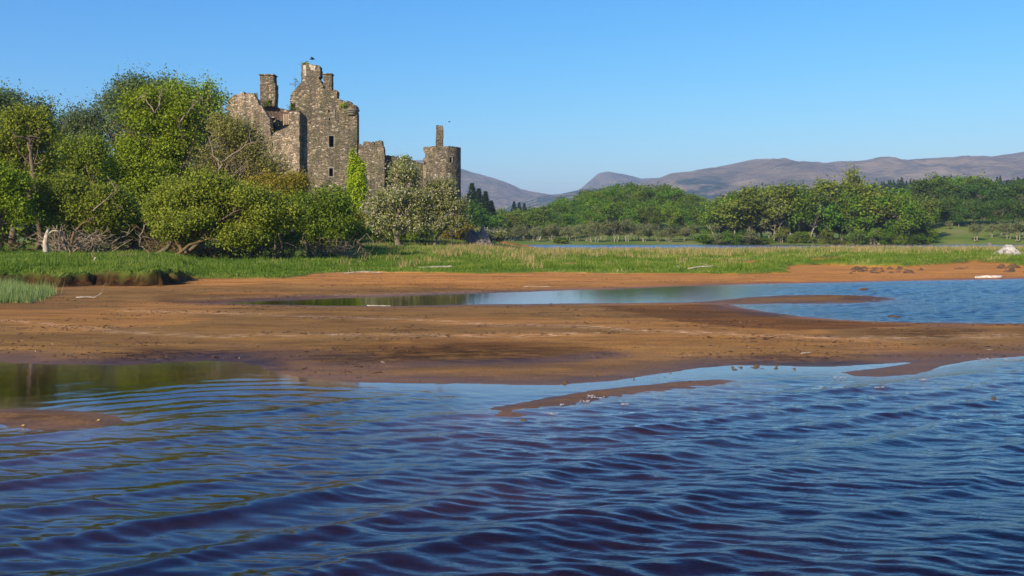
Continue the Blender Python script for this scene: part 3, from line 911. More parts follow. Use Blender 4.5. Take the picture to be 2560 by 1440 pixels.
tree('ash_tree', 'thin grey-green tree with see-through crown in the gap left of the big bright tree', 'tree', 220, 98,
     [(200, 310, 60, 36), (250, 300, 55, 45), (160, 330, 30, 26), (290, 340, 60, 50), (215, 370, 75, 36)], L_blue, M_bark_pale, 17000, 0.17, 0.2, 14, G1, clump=0.9, twigs=16, reach=1.08)
tree('ash_tree', 'grey-green feathery topped tree rising behind the bright tree', 'tree', 350, 95,
     [(340, 235, 62, 36), (395, 225, 42, 30), (300, 255, 45, 26), (360, 290, 80, 50), (420, 250, 45, 35)], L_blue, M_bark_pale, 24000, 0.17, 0.22, 15, G1, clump=0.8, twigs=16, reach=1.08)
tree('oak_tree', 'large bright green tree towering in the middle of the grove', 'tree', 385, 76,
     [(400, 300, 75, 70), (340, 370, 65, 55), (440, 370, 62, 60), (380, 430, 95, 55), (330, 470, 60, 50), (455, 300, 50, 55), (350, 270, 45, 40), (400, 480, 85, 60), (330, 520, 70, 50), (450, 500, 60, 50)], L_bright, M_bark, 90000, 0.15, 0.26, 16, G1, clump=0.6)
tree('ash_tree', 'tall yellow-green tree with bare pale twigs beside the ruined wall of the castle', 'tree', 500, 82,
     [(470, 255, 45, 42), (520, 260, 38, 45), (500, 310, 62, 45), (440, 240, 35, 30), (545, 320, 30, 40)], L_olive, M_bark_pale, 19000, 0.16, 0.22, 17, G1, clump=0.7, twigs=18, reach=1.12, spike=0.9)
tree('hazel_tree', 'half bare brownish tree with pale spreading branches in front of the castle', 'tree', 570, 74,
     [(590, 370, 60, 48), (540, 410, 50, 40), (640, 400, 55, 45), (680, 430, 45, 35), (600, 330, 45, 32), (560, 330, 38, 36)], L_brown, M_bark_pale, 18000, 0.125, 0.2, 18, G1, clump=0.8, twigs=20, reach=1.1)
tree('hazel_tree', 'olive brown tree filling the gap between the leaning trunk and the bright tree', 'tree', 230, 80,
     [(230, 400, 70, 48), (170, 430, 50, 40), (280, 430, 55, 50), (200, 370, 50, 30)], L_olive, M_bark_pale, 26000, 0.14, 0.2, 19, G1, clump=0.6, twigs=10)
tree('willow_tree', 'dark green spreading willow with a long pale crooked bough across its face', 'tree', 195, 66,
     [(170, 490, 78, 52), (250, 510, 70, 50), (120, 500, 45, 50), (210, 550, 90, 36), (290, 540, 50, 50)], L_dark, M_bark, 60000, 0.125, 0.13, 20, G1, clump=0.5, stems=3, wob=.14, reach=.75)
tree('willow_tree', 'broad rounded green willow at the front of the grove with gnarled trunks beneath', 'tree', 430, 62,
     [(460, 500, 85, 65), (550, 490, 85, 55), (630, 520, 80, 58), (690, 540, 60, 50), (500, 560, 110, 45), (620, 575, 90, 36), (400, 545, 40, 60)], L_olive, M_bark, 120000, 0.12, 0.15, 21, G1, clump=0.45, stems=3, wob=.14, reach=.75)
tree('willow_tree', 'golden green bushy tree between the broad willow and the dark corner of the castle', 'tree', 700, 72,
     [(700, 475, 58, 36), (740, 500, 48, 50), (660, 470, 40, 30), (740, 455, 30, 20)], L_gold, M_bark, 34000, 0.12, 0.11, 22, G1, clump=0.5, stems=2, wob=.14, reach=.8)
tree('willow_tree', 'grey-green rounded willow at the right end of the grove below the castle keep', 'tree', 800, 70,
     [(800, 515, 62, 50), (840, 550, 36, 50), (760, 550, 55, 55), (820, 590, 45, 26)], L_dark, M_bark, 54000, 0.12, 0.12, 23, G1, clump=0.5, stems=3, wob=.14, reach=.75)
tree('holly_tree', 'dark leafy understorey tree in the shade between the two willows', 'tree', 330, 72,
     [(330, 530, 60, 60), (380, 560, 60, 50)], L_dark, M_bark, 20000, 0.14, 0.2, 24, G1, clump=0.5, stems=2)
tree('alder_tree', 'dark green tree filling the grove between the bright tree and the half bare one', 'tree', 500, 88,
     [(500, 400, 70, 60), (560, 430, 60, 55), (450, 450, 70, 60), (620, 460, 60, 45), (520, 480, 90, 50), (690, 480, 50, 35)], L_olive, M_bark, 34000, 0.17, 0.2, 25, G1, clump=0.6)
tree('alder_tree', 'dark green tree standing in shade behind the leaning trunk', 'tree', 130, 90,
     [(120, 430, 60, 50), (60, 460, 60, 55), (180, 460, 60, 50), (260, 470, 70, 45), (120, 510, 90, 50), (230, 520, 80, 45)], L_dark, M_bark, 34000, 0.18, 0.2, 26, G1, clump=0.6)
# shaded back row closing the wood
backs = [(-40, 'leftmost'), (150, 'behind the leaning trunk'), (300, 'behind the dark spreading willow'), (450, 'behind the broad rounded willow'), (600, 'behind the right half of the broad willow'), (720, 'behind the golden green tree'), (830, 'behind the rightmost willow')]
for i, (bx, wh) in enumerate(backs):
    hgt = 520 if bx < 700 else 555
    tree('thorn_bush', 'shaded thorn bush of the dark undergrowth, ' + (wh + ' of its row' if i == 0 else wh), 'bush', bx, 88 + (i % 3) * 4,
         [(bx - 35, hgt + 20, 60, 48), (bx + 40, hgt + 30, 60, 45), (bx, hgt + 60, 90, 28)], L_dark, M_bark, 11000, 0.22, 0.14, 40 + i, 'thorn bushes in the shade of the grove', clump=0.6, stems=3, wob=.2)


# gnarled lower branches, snags -------------------------------------------------
def bramble(label, px0, px1, D, n, seed, matb, hgt=1.3, group='tangles of dead branches under the grove', name='branch_tangle'):
    r = np.random.default_rng(seed)
    X0, X1 = (px0 - 1280) / F * D, (px1 - 1280) / F * D
    cx = (X0 + X1) / 2
    z0 = gz(cx, D)
    root_off = np.array([cx, D, z0])
    m = MB()
    for i in range(n):
        x = r.uniform(X0, X1); y = D + r.uniform(-1.2, 1.5)
        s = np.array([x, y, z0 - 0.05]) - root_off
        h = hgt * r.uniform(0.4, 1.25)
        e = s + np.array([r.normal() * hgt * 0.8, r.normal() * 0.5, h])
        w_ = wander(s, e, 6, 0.22, r)
        r0 = r.uniform(0.02, 0.075)
        m.tube(w_, [r0 * (1 - 0.13 * k) for k in range(7)], 5, False)
        for q in range(4):
            st = w_[r.integers(2, 6)]
            e2 = st + np.array([r.normal() * .6, r.normal() * .3, r.normal() * 0.35 + 0.05])
            m.tube(wander(st, e2, 4, 0.22, r), [r0 * .5, r0 * .42, r0 * .34, r0 * .26, r0 * .15], 4, False)
    o = m.build(name, matb, None, True)
    o.location = root_off
    tag(o, label, 'dead branches', group)


bramble('dense tangle of dead pale brushwood beside the splintered stump', 130, 240, 63, 60, 301, M_bark_pale, 1.5)
bramble('dark branch tangle under the left edge of the grove', -20, 90, 65, 26, 302, M_bark, 1.4)
bramble('loose arching dead branches below the gap between the two willows', 240, 350, 68, 26, 303, M_bark, 1.4)
bramble('mossy brown crooked boughs at the foot of the broad rounded willow', 350, 470, 64, 30, 304, M_bark_moss, 1.5)
bramble('pale crooked branches under the right half of the broad willow', 470, 600, 64.5, 36, 305, M_bark, 1.3)
bramble('dark brushwood in the shade left of the rightmost willow', 600, 730, 65, 44, 306, M_bark, 1.3)
bramble('low pale twiggy branches reaching onto the grass at the right end of the grove', 770, 880, 70, 60, 307, M_bark_pale, 1.15)

# splintered stump
m = MB(); X, D = (115 - 1280) / F * 61, 61
r = np.random.default_rng(5)
z0 = gz(X, D)
m.tube([(0, 0, -0.1), (0.0, 0, 0.3), (-0.04, 0, 0.7), (0.03, 0, 1.05), (0.1, 0, 1.32), (0.13, 0, 1.5)], [0.24, 0.17, 0.15, 0.13, 0.09, 0.01], 8)
m.tube([(0.05, -.03, 0.6), (0.02, -.02, 1.0), (-0.03, 0, 1.25)], [0.11, 0.09, 0.01], 6)
m.tube([(0.1, 0, 1.1), (0.35, 0.05, 1.35), (0.6, 0.05, 1.38), (0.85, .1, 1.3)], [0.07, 0.05, 0.04, 0.02], 6)
o = m.build('tree_stump', M_wood_pale, None, True); o.location = (X, D, z0)
tag(o, 'pale splintered dead tree stump standing upright at the left edge of the brushwood', 'tree stump')


# long crooked boughs visible on the trees
def bough(label, pts, D, r0, matb, seed, group='bare boughs showing through the grove'):
    P0 = P(pts[0][0], pts[0][1], D)
    m = MB(); r = np.random.default_rng(seed)
    pp = [P(a, b, D + 0.15 * i) - P0 for i, (a, b) in enumerate(pts)]
    fine = []
    for i in range(len(pp) - 1):
        for k in range(3): fine.append(pp[i] + (pp[i + 1] - pp[i]) * k / 3 + r.normal(size=3) * 0.03)
    fine.append(pp[-1])
    n = len(fine)
    m.tube(fine, [r0 * (1 - 0.75 * i / n) for i in range(n)], 6)
    for q in range(6):
        st = fine[r.integers(n // 3, n)]
        m.tube(wander(st, st + r.normal(size=3) * 0.5 + np.array([.15, 0, .3]), 4, .2, r), [r0 * .35, r0 * .3, r0 * .25, r0 * .2, r0 * .1], 4, False)
    o = m.build('bare_bough', matb, None, True); o.location = P0
    tag(o, label, 'branch', group)


bough('long pale bough rising to the right across the dark spreading willow', [(232, 528), (250, 512), (270, 495), (285, 482), (288, 470), (278, 455)], 61.5, 0.05, M_bark_pale, 1)
bough('thick mossy bough arching left over the brushwood', [(180, 610), (185, 580), (205, 560), (225, 553), (235, 540)], 61.5, 0.1, M_bark_moss, 2)
bough('dark trunk leaning left below the olive tree at the left edge', [(95, 480), (88, 455), (80, 430), (78, 400), (75, 370), (68, 345)], 67.5, 0.20, M_bark, 3)
bough('pale forked bough on the half bare tree below the ruined wall', [(548, 430), (556, 405), (575, 390), (598, 375), (618, 360), (650, 352)], 70, 0.075, M_bark_pale, 4)
bough('pale upright branch on the half bare tree left of its fork', [(549, 425), (545, 400), (532, 385), (528, 360), (520, 340)], 70, 0.06, M_bark_pale, 5)
bough('thin white branch curving up against the top of the bright tree', [(385, 280), (375, 262), (360, 248), (350, 240)], 71, 0.06, M_bark_pale, 6)
bough('thin white branch leaning right at the top of the bright tree', [(388, 282), (398, 262), (402, 240), (405, 222)], 71, 0.06, M_bark_pale, 7)
bough('pale slanting branch above the round top of the broad willow', [(452, 305), (465, 285), (480, 268), (495, 255)], 74, 0.07, M_bark_pale, 8)
bough('slanting dead branch propped on the grass under the grove', [(362, 560), (352, 590), (348, 615), (370, 628), (388, 640)], 60.5, 0.045, M_bark_pale, 9)
bough('thick crooked root bough lying left of the willow trunks', [(460, 640), (440, 600), (415, 590), (395, 580)], 61, 0.14, M_bark_moss, 10)
bough('thick low bough slanting right from the foot of the broad willow', [(440, 640), (475, 612), (510, 600), (540, 590)], 60.5, 0.12, M_bark_moss, 11)

# hawthorns --------------------------------------------------------------------
tree('hawthorn_tree', 'larger white-blossomed hawthorn with forked trunk in front of the curtain wall', 'tree', 1003, 108,
     [(1010, 450, 38, 42), (985, 500, 62, 36), (1030, 500, 55, 45), (950, 525, 40, 40), (975, 560, 60, 28), (1040, 555, 40, 30), (1005, 425, 20, 30)], L_haw, M_bark_pale, 42000, 0.17, 0.38, 61, 'blossoming hawthorns', clump=0.6, fork=0.35, twigs=8, spike=0.4)
tree('hawthorn_tree', 'smaller white-blossomed hawthorn with thin trunk in front of the round tower', 'tree', 1085, 109,
     [(1100, 490, 42, 40), (1130, 520, 38, 36), (1080, 530, 42, 40), (1150, 550, 22, 18), (1105, 560, 45, 20)], L_haw, M_bark_pale, 26000, 0.16, 0.22, 62, 'blossoming hawthorns', clump=0.55, fork=0.4, twigs=9)
# columnar bright plant
root = tree('columnar_shrub', 'tall narrow lime green shrub standing against the castle wall', 'shrub', 890, 122,
     [(890, 430, 17, 28), (886, 400, 8, 18), (893, 470, 21, 36), (888, 510, 19, 34), (903, 430, 8, 18), (892, 545, 15, 24)], L_lime, M_bark, 16000, 0.2, 0.12, 63, sub=0, clump=0.35, inner=0.7, twigs=2, squash=1.4, spike=0.3, bias=0)
tree('gorse_bush', 'low golden bush at the foot of the lime green shrub', 'bush', 905, 116, [(905, 555, 20, 22), (890, 580, 18, 20)], L_gold, M_bark, 5000, 0.17, 0.08, 64, clump=0.4)
tree('gorse_bush', 'dark green bush between the two hawthorns', 'bush', 1050, 118, [(1055, 585, 38, 16), (1010, 580, 30, 14), (960, 590, 40, 14)], L_dark, M_bark, 7000, 0.2, 0.08, 65, clump=0.5)
tree('gorse_bush', 'yellow-flecked gorse bush right of the smaller hawthorn', 'bush', 1150, 124, [(1145, 582, 34, 16), (1120, 590, 26, 14), (1175, 575, 15, 14)], L_gold, M_bark, 5000, 0.2, 0.08, 66, clump=0.4)
tree('gorse_bush', 'grey-green bush with pale blossom beside the wire fence', 'bush', 1220, 122, [(1222, 588, 32, 16), (1250, 592, 18, 12), (1200, 598, 22, 10)], L_haw, M_bark, 7000, 0.17, 0.08, 67, clump=0.4)
tree('gorse_bush', 'small dark bush in the shade behind the fence', 'bush', 1165, 126, [(1165, 595, 34, 16)], L_dark, M_bark, 4000, 0.2, 0.08, 68, clump=0.4)

# ------------------------------------------------------------------ castle
CD = 135.0
K = CD / F


def zA(u, v, D=CD):     # from the first castle close-up
    p = P(540 + u / 3.8925, 130 + v / 3.8925, D); return (p[0], p[2])


def zB(u, v, D=CD):
    p = P(840 + u / 4.0, 280 + v / 4.0, D); return (p[0], p[2])


def rough_line(pts, step=0.35, amp=0.13, seed=0, closed=False):
    """broken masonry edge: small stone-sized steps along a line"""
    r = random.Random(seed)
    out = []
    for i in range(len(pts) - 1):
        (x0, z0), (x1, z1) = pts[i], pts[i + 1]
        L = math.hypot(x1 - x0, z1 - z0)
        n = max(1, int(L / step))
        nx, nz = -(z1 - z0) / (L + 1e-9), (x1 - x0) / (L + 1e-9)
        for k in range(n):
            t0, t1 = k / n, (k + 1) / n
            j = r.uniform(-amp, amp)
            if r.random() < 0.12: j *= 1.9
            a = (x0 + (x1 - x0) * (t0 + 0.04) + nx * j, z0 + (z1 - z0) * (t0 + 0.04) + nz * j)
            b = (x0 + (x1 - x0) * (t1 - 0.04) + nx * j, z0 + (z1 - z0) * (t1 - 0.04) + nz * j)
            out += [a, b]
    return out


def rect(x0, z0, x1, z1): return [(x0, z0), (x1, z0), (x1, z1), (x0, z1)]


castle = empty('castle', (-18, CD, 2.0))
COFF = (-18, CD, 2.0)
tag(castle, 'ruined stone castle with tall broken keep, chimneys and a round corner tower', 'castle')


def cbuild(m, name, matl, parent=None, smooth=False):
    m.v = [(a - COFF[0], b - COFF[1], c - COFF[2]) for a, b, c in m.v]
    return m.build(name, matl, parent or castle, smooth)


def hole(fn, u0, v0, u1, v1, D=CD):
    (x0, z1) = fn(u0, v0, D); (x1, z0) = fn(u1, v1, D)
    return rect(x0, z0, x1, z1)


# keep: front gable wall
top = [zA(722, 1260), zA(722, 560), zA(720, 420), zA(738, 400), zA(760, 380), zA(790, 340), zA(826, 305), zA(832, 262), zA(828, 250), zA(829, 125)]
left_ = rough_line(top[1:], 0.4, 0.06, 3)
ctop = rough_line([zA(829, 120), zA(880, 112), zA(940, 118), zA(1003, 122)], 0.5, 0.1, 4)
right_ = rough_line([zA(1005, 130), zA(1010, 240), zA(1012, 305), zA(1036, 340), zA(1050, 362), zA(1172, 372), zA(1174, 440), zA(1222, 455), zA(1272, 482), zA(1312, 492), zA(1362, 515), zA(1364, 560)], 0.42, 0.14, 5)
b0 = zA(722, 1500)[1]
outer = [(top[0][0], b0)] + left_ + ctop + right_ + [zA(1372, 600), (zA(1374, 600)[0], b0)]
holes = [hole(zA, 1098, 815, 1146, 925), hole(zA, 1100, 1130, 1139, 1210), hole(zA, 1095, 640, 1113, 668), hole(zA, 1090, 565, 1105, 585)]
m = MB(); m.prism(outer, holes, CD, CD + 1.9); keep = cbuild(m, 'keep_wall', M_stone)
# keep side and back walls plus floors that keep the inside dark
xl, xr = zA(740, 0)[0], zA(1370, 0)[0]
zt = zA(0, 600)[1]
m = MB()
m.box(((xl + xr) / 2 - .9, CD + 7.5, (zt + b0) / 2 - .1), (xr - xl - 1.8, 1.6, zt - b0 - .2))
m.box((xr - 2.3, CD + 4.3, (zt + b0) / 2 - .1), (1.7, 4.8, zt - b0 - .25))
m.box((xl + 0.9, CD + 4.3, (zt + b0) / 2 - .1), (1.7, 4.8, zt - b0 - .25))
m.box(((xl + xr) / 2 - .9, CD + 4.3, zA(0, 530)[1] - 1.2), (xr - xl - 4.9, 4.8, 0.5))
cbuild(m, 'rear_wall', M_stone)
# window surrounds of dressed stone
for (u0, v0, u1, v1) in ((1098, 815, 1146, 925), (1100, 1130, 1139, 1210), (1095, 640, 1113, 668)):
    (x0, z1) = zA(u0, v0); (x1, z0) = zA(u1, v1)
    t = 0.16 if u0 > 1096 else 0.08
    m = MB(); m.prism(rect(x0 - t, z0 - t, x1 + t, z1 + t), [rect(x0 + .01, z0 + .01, x1 - .01, z1 - .01)], CD - 0.035, CD + 0.4)
    cbuild(m, 'window', M_dressed, keep) if False else cbuild(m, 'window_surround', M_dressed)
# quoin strip scar
(x0, z1) = zA(1145, 560); (x1, z0) = zA(1158, 670)
m = MB(); m.prism(rect(x0, z0, x1, z1), [], CD - 0.05, CD + 0.1); cbuild(m, 'drip_stone', M_dressed)
# round corner turret corbels
cx, _ = zA(1318, 0)
for i, (v0, v1, rr) in enumerate(((558, 580, 77), (580, 596, 66), (596, 614, 52))):
    z1 = zA(0, v0)[1]; z0 = zA(0, v1)[1]; R = rr * K / 3.8925
    m = MB(); m.tube([(cx, CD + .3, z0), (cx, CD + .3, z0 + (z1 - z0) * .3), (cx, CD + .3, z1 - .02), (cx, CD + .3, z1)], [R * .86, R * .97, R, R * .95], 22)
    cbuild(m, 'corbel_ring', M_dressed)
# turret stub on the corbels
m = MB()
for k in range(9):
    a = math.pi * (0.95 + 1.1 * k / 9.0)
    hh = [0.35, .5, .7, .75, .6, .5, .55, .35, .3][k]
    R = 58 * K / 3.8925
    z1 = zA(0, 558)[1]
    m.box((cx + R * .86 * math.cos(a), CD + .5 + R * .86 * math.sin(a), z1 + hh / 2), (0.46, 0.4, hh), a + math.pi / 2)
cbuild(m, 'turret_stub', M_stone)
# pale blocks in the great chimney
for (u0, v0, u1, v1) in ((852, 128, 878, 236), (905, 126, 968, 150), (918, 150, 965, 178)):
    (x0, z1) = zA(u0, v0); (x1, z0) = zA(u1, v1)
    m = MB(); m.prism(rough_line([(x0, z0), (x1, z0), (x1, z1), (x0, z1), (x0, z0)], .3, .04, u0), [], CD - 0.05, CD + .1); cbuild(m, 'pale_block', M_limed)
# small stack behind the gable
(x0, z1) = zA(1056, 215, CD + 1); (x1, z0) = zA(1133, 400, CD + 1)
m = MB(); m.prism([(x0, z0)] + rough_line([(x0, z0), (x0 - .02, z1)], .5, .04, 8) + rough_line([(x0, z1), (x1, z1)], .4, .05, 9) + rough_line([(x1, z1), (x1, z0)], .5, .04, 10), [], CD + 0.35, CD + 1.7)
m.box(((x0 + x1) / 2, CD + 1.0, z1 - .08), (x1 - x0 + .22, 1.6, 0.13))
cbuild(m, 'chimney', M_stone)
# top band of the great chimney
(x0, z1) = zA(826, 242); (x1, z0) = zA(1004, 252)
# projecting stair wing
WD = CD - 1.25
wing = [(zA(540, 1500, WD)), zA(552, 1000, WD)] + rough_line([zA(556, 900, WD), zA(530, 815, WD), zA(560, 795, WD), zA(610, 762, WD), zA(660, 738, WD), zA(700, 718, WD), zA(712, 700, WD), zA(712, 580, WD), zA(740, 570, WD), zA(800, 568, WD), zA(808, 600, WD)], .33, .09, 12)
wing += rough_line([zA(811, 610, WD), zA(812, 1230, WD)], .35, .05, 13) + [zA(812, 1500, WD)]
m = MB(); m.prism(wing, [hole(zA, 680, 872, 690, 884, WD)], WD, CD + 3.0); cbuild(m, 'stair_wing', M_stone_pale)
# left ruined range wall
LD = CD - 1.0
lw = [zA(70, 1300, LD), zA(88, 700, LD)] + rough_line([zA(98, 600, LD), zA(106, 500, LD), zA(120, 470, LD), zA(140, 438, LD), zA(185, 408, LD), zA(240, 398, LD), zA(272, 396, LD), zA(284, 412, LD), zA(318, 400, LD), zA(372, 402, LD),
        zA(392, 440, LD), zA(412, 462, LD), zA(430, 520, LD), zA(446, 560, LD), zA(482, 600, LD), zA(512, 640, LD), zA(520, 690, LD), zA(536, 740, LD), zA(548, 800, LD)], .45, .17, 14) + [zA(560, 1000, LD), zA(570, 1300, LD)]
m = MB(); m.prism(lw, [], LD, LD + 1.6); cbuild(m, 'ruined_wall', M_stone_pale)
# return wall of the left range, running back
(x0, z1) = zA(100, 520, LD)
m = MB(); m.prism([(x0 + .1, b0), (x0 + .1, z1), (x0 + 1.5, z1 + .6), (x0 + 1.5, b0)], [], LD + 1.6, LD + 9); cbuild(m, 'side_wall', M_stone)
# back wall with the hollow
BD = CD + 5.5
bw = [zA(380, 1300, BD)] + rough_line([zA(380, 470, BD), zA(400, 455, BD), zA(430, 478, BD), zA(500, 500, BD), (zA(575, 520, BD)), zA(600, 548, BD), zA(660, 556, BD), zA(735, 562, BD)], .35, .08, 15) + [zA(760, 570, BD), zA(760, 1300, BD)]
hol = [zA(515, 632, BD), zA(586, 645, BD), zA(556, 676, BD), zA(600, 742, BD), zA(580, 790, BD), zA(545, 815, BD), zA(520, 760, BD)][::-1]
m = MB(); m.prism(bw, [hol], BD, BD + 1.4); cbuild(m, 'inner_wall', M_stone_inner)
m = MB(); (xa, zc) = zA(470, 600, BD); (xb, zd) = zA(640, 860, BD)
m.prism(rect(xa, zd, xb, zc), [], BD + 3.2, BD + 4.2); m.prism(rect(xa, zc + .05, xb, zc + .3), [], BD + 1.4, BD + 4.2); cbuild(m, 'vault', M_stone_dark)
# tall left chimney on the back wall
HD = CD + 4.6
ch = [zA(432, 530, HD)] + rough_line([zA(430, 470, HD), zA(426, 380, HD), zA(425, 218, HD)], .45, .05, 16) + rough_line([zA(425, 216, HD), zA(562, 220, HD)], .4, .06, 17) + rough_line([zA(562, 225, HD), zA(564, 300, HD), zA(577, 312, HD), zA(576, 420, HD), zA(571, 475, HD), zA(568, 530, HD)], .45, .05, 18)
m = MB(); m.prism(ch, [hole(zA, 514, 474, 546, 490, HD)], HD, HD + 1.9)
xa, za = zA(422, 222, HD); xb, _ = zA(566, 222, HD)
m.box(((xa + xb) / 2, HD + .9, za + 0.02), (xb - xa + .1, 2.1, 0.13))
cbuild(m, 'chimney', M_stone)
# timber railing
m = MB(); RD = CD - .4
(xa, z1) = zA(658, 605, RD); (xb, z0) = zA(712, 715, RD)
m.box((xa, RD, (z0 + z1) / 2), (.1, .1, z1 - z0)); m.box((xb - .06, RD, (z0 + z1) / 2 + .1), (.1, .1, z1 - z0 - .2)); m.box(((xa + xb) / 2, RD, (z0 + z1) / 2 + .05), (.07, .08, z1 - z0 - .1))
for k in range(8):
    m.box(((xa + xb) / 2, RD - .07, z0 + .2 + (z1 - z0 - .25) * k / 7), (xb - xa, .05, .07))
cbuild(m, 'timber_railing', M_rail)
# curtain wall with crenels
cw = rough_line([zB(200, 322), zB(240, 315), zB(262, 330), zB(270, 345)], .35, .06, 19) + rough_line([zB(273, 340), zB(274, 297), zB(320, 292), zB(370, 294), zB(372, 322), zB(386, 326), zB(387, 287), zB(425, 284), zB(460, 290), zB(465, 335), zB(476, 380), zB(480, 440)], .35, .06, 20)
bb = zB(0, 900)[1]
cw = [(zB(200, 0)[0], bb)] + cw + [(zB(481, 0)[0], bb)]
m = MB(); m.prism(cw, [], CD + .25, CD + 1.8); cbuild(m, 'curtain_wall', M_stone)
ED = CD + 1.6
ew = [(zB(478, 0, ED)[0], bb)] + rough_line([zB(478, 430, ED), zB(560, 436, ED), zB(640, 452, ED), zB(700, 462, ED), zB(760, 482, ED), zB(818, 497, ED), zB(816, 525, ED), zB(840, 506, ED), zB(880, 510, ED), zB(950, 522, ED)], .35, .08, 21) + [(zB(950, 0, ED)[0], bb)]
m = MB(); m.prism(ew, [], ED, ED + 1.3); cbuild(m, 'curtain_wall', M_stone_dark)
# round tower
cxp, _ = zB(1070, 0, CD + 2.0)
R = 178 * (CD + 2) / F / 4
segs = 56
ztop = zB(0, 356, CD + 2)[1]
holes_rt = [(1132, 450, 1158, 505), (1142, 690, 1160, 730), (1155, 430, 1168, 450)]
m = MB(); r = random.Random(4)
# wall built as a curved grid with real openings
us = sorted(set([round(-math.pi + 2 * math.pi * k / segs, 4) for k in range(segs + 1)]))
def u2a(u):
    x = zB(u, 0, CD)[0] - cxp
    return math.asin(max(-1, min(1, x / R)))
zcuts = [bb] + [ztop - 0.02]
acuts = list(us)
for (u0, v0, u1, v1) in holes_rt:
    acuts += [u2a(u0), u2a(u1)]; zcuts += [zB(0, v0)[1], zB(0, v1)[1]]
acuts = sorted(acuts); zcuts = sorted(zcuts)
z_all = []
for i in range(len(zcuts) - 1):
    n = max(1, int((zcuts[i + 1] - zcuts[i]) / 0.5))
    z_all += [zcuts[i] + (zcuts[i + 1] - zcuts[i]) * k / n for k in range(n)]
z_all.append(zcuts[-1])
def inhole(a, z):
    for (u0, v0, u1, v1) in holes_rt:
        if u2a(u0) < a < u2a(u1) and zB(0, v1)[1] < z < zB(0, v0)[1]: return True
    return False
def rp(a, z, rad): return (cxp + rad * math.sin(a), CD + 2.2 - rad * math.cos(a), z)
na, nz = len(acuts), len(z_all)
topj = [r.uniform(-.06, .07) - (0.5 if -1.35 < a < -1.0 and False else 0) for a in acuts]; topj[-1] = topj[0]
solid = {}
for i in range(na - 1):
    am = (acuts[i] + acuts[i + 1]) / 2
    for j in range(nz - 1):
        solid[i, j] = not inhole(am, (z_all[j] + z_all[j + 1]) / 2)
for i in range(na - 1):
    a0, a1 = acuts[i], acuts[i + 1]
    if a1 - a0 < 1e-5: continue
    for j in range(nz - 1):
        if not solid[i, j]: continue
        z0, z1 = z_all[j], z_all[j + 1]
        e = topj[i] if j == nz - 2 else 0
        vs = [rp(a0, z0, R), rp(a1, z0, R), rp(a1, z1 + e, R), rp(a0, z1 + e, R), rp(a0, z0, R - .8), rp(a1, z0, R - .8), rp(a1, z1 + e, R - .8), rp(a0, z1 + e, R - .8)]
        fs = [(0, 1, 2, 3), (7, 6, 5, 4)]
        if j == nz - 2: fs += [(3, 2, 6, 7), (0, 3, 7, 4), (1, 5, 6, 2)]
        elif not solid.get((i, j + 1), True): fs.append((3, 2, 6, 7))
        if j > 0 and not solid.get((i, j - 1), True): fs.append((0, 4, 5, 1))
        if not solid.get((i - 1, j), True): fs.append((0, 3, 7, 4))
        if not solid.get((i + 1, j), True): fs.append((1, 5, 6, 2))
        m.add(vs, fs)
rt = cbuild(m, 'round_tower', M_stone)
m = MB(); m.tube([(cxp, CD + 2.2, ztop - 1.0), (cxp, CD + 2.2, ztop - .8)], [R - .85, R - .85], 24); cbuild(m, 'tower_floor', M_stone_dark)
# broken spur on the tower's left side
sp = [zB(870, 900, CD + 1), zB(872, 520, CD + 1)] + rough_line([zB(874, 500, CD + 1), zB(876, 460, CD + 1), zB(890, 430, CD + 1), zB(874, 400, CD + 1), zB(878, 352, CD + 1), zB(925, 352, CD + 1)], .3, .08, 22) + [zB(940, 360, CD + 1), zB(940, 900, CD + 1)]
m = MB(); m.prism(sp, [], CD + 1.2, CD + 2.3); cbuild(m, 'broken_spur', M_stone_pale)
# tower stack
SD = CD + 3
st = rough_line([zB(1000, 360, SD), zB(999, 134, SD)], .5, .03, 23) + rough_line([zB(1000, 132, SD), zB(1068, 134, SD)], .4, .04, 24) + rough_line([zB(1068, 136, SD), zB(1068, 420, SD)], .5, .03, 25) + [zB(1000, 420, SD)]
m = MB(); m.prism(st, [], SD, SD + 1.1); cbuild(m, 'chimney', M_stone)
for (u0, v0, u1, v1) in holes_rt[:2]:
    m = MB(); t = .12
    (x0, z1) = zB(u0, v0, CD - .1); (x1, z0) = zB(u1, v1, CD - .1)
    yy = CD + 2.2 - math.sqrt(max(R * R - ((x0 + x1) / 2 - cxp) ** 2, .1))
    m.box((x0 - t / 2, yy, (z0 + z1) / 2), (t, .2, z1 - z0), .2); m.box((x1 + t / 2, yy + .16, (z0 + z1) / 2), (t, .2, z1 - z0), .2)
    m.box(((x0 + x1) / 2, yy + .07, z1 + t / 2), (x1 - x0 + .3, .22, t), .2)
    cbuild(m, 'window_surround', M_dressed)

# plants rooted on the masonry
def tuft(name, label, cat, px, py, D, rx, ry, leafm, n, seed, twigm=None):
    c = P(px, py, D)
    k = D / F
    root = empty(name, c)
    V, Fc, t, _ = leaves([(0, 0, 0, rx * k, rx * k * .6, ry * k)], n, 0.15, seed, clump=0.25, inner=.2, sub=0)
    np_mesh('foliage', V, Fc, leafm, root, dict(tint=t))
    m = skeleton((0, 0, -ry * k), [(0, 0, 0, rx * k, rx * k * .5, ry * k)], 0.04, seed, twigs=9, reach=1.5, twig_r=.012)
    m.build('twigs', twigm or M_bark, root)
    tag(root, label, cat, 'plants growing on the ruin')


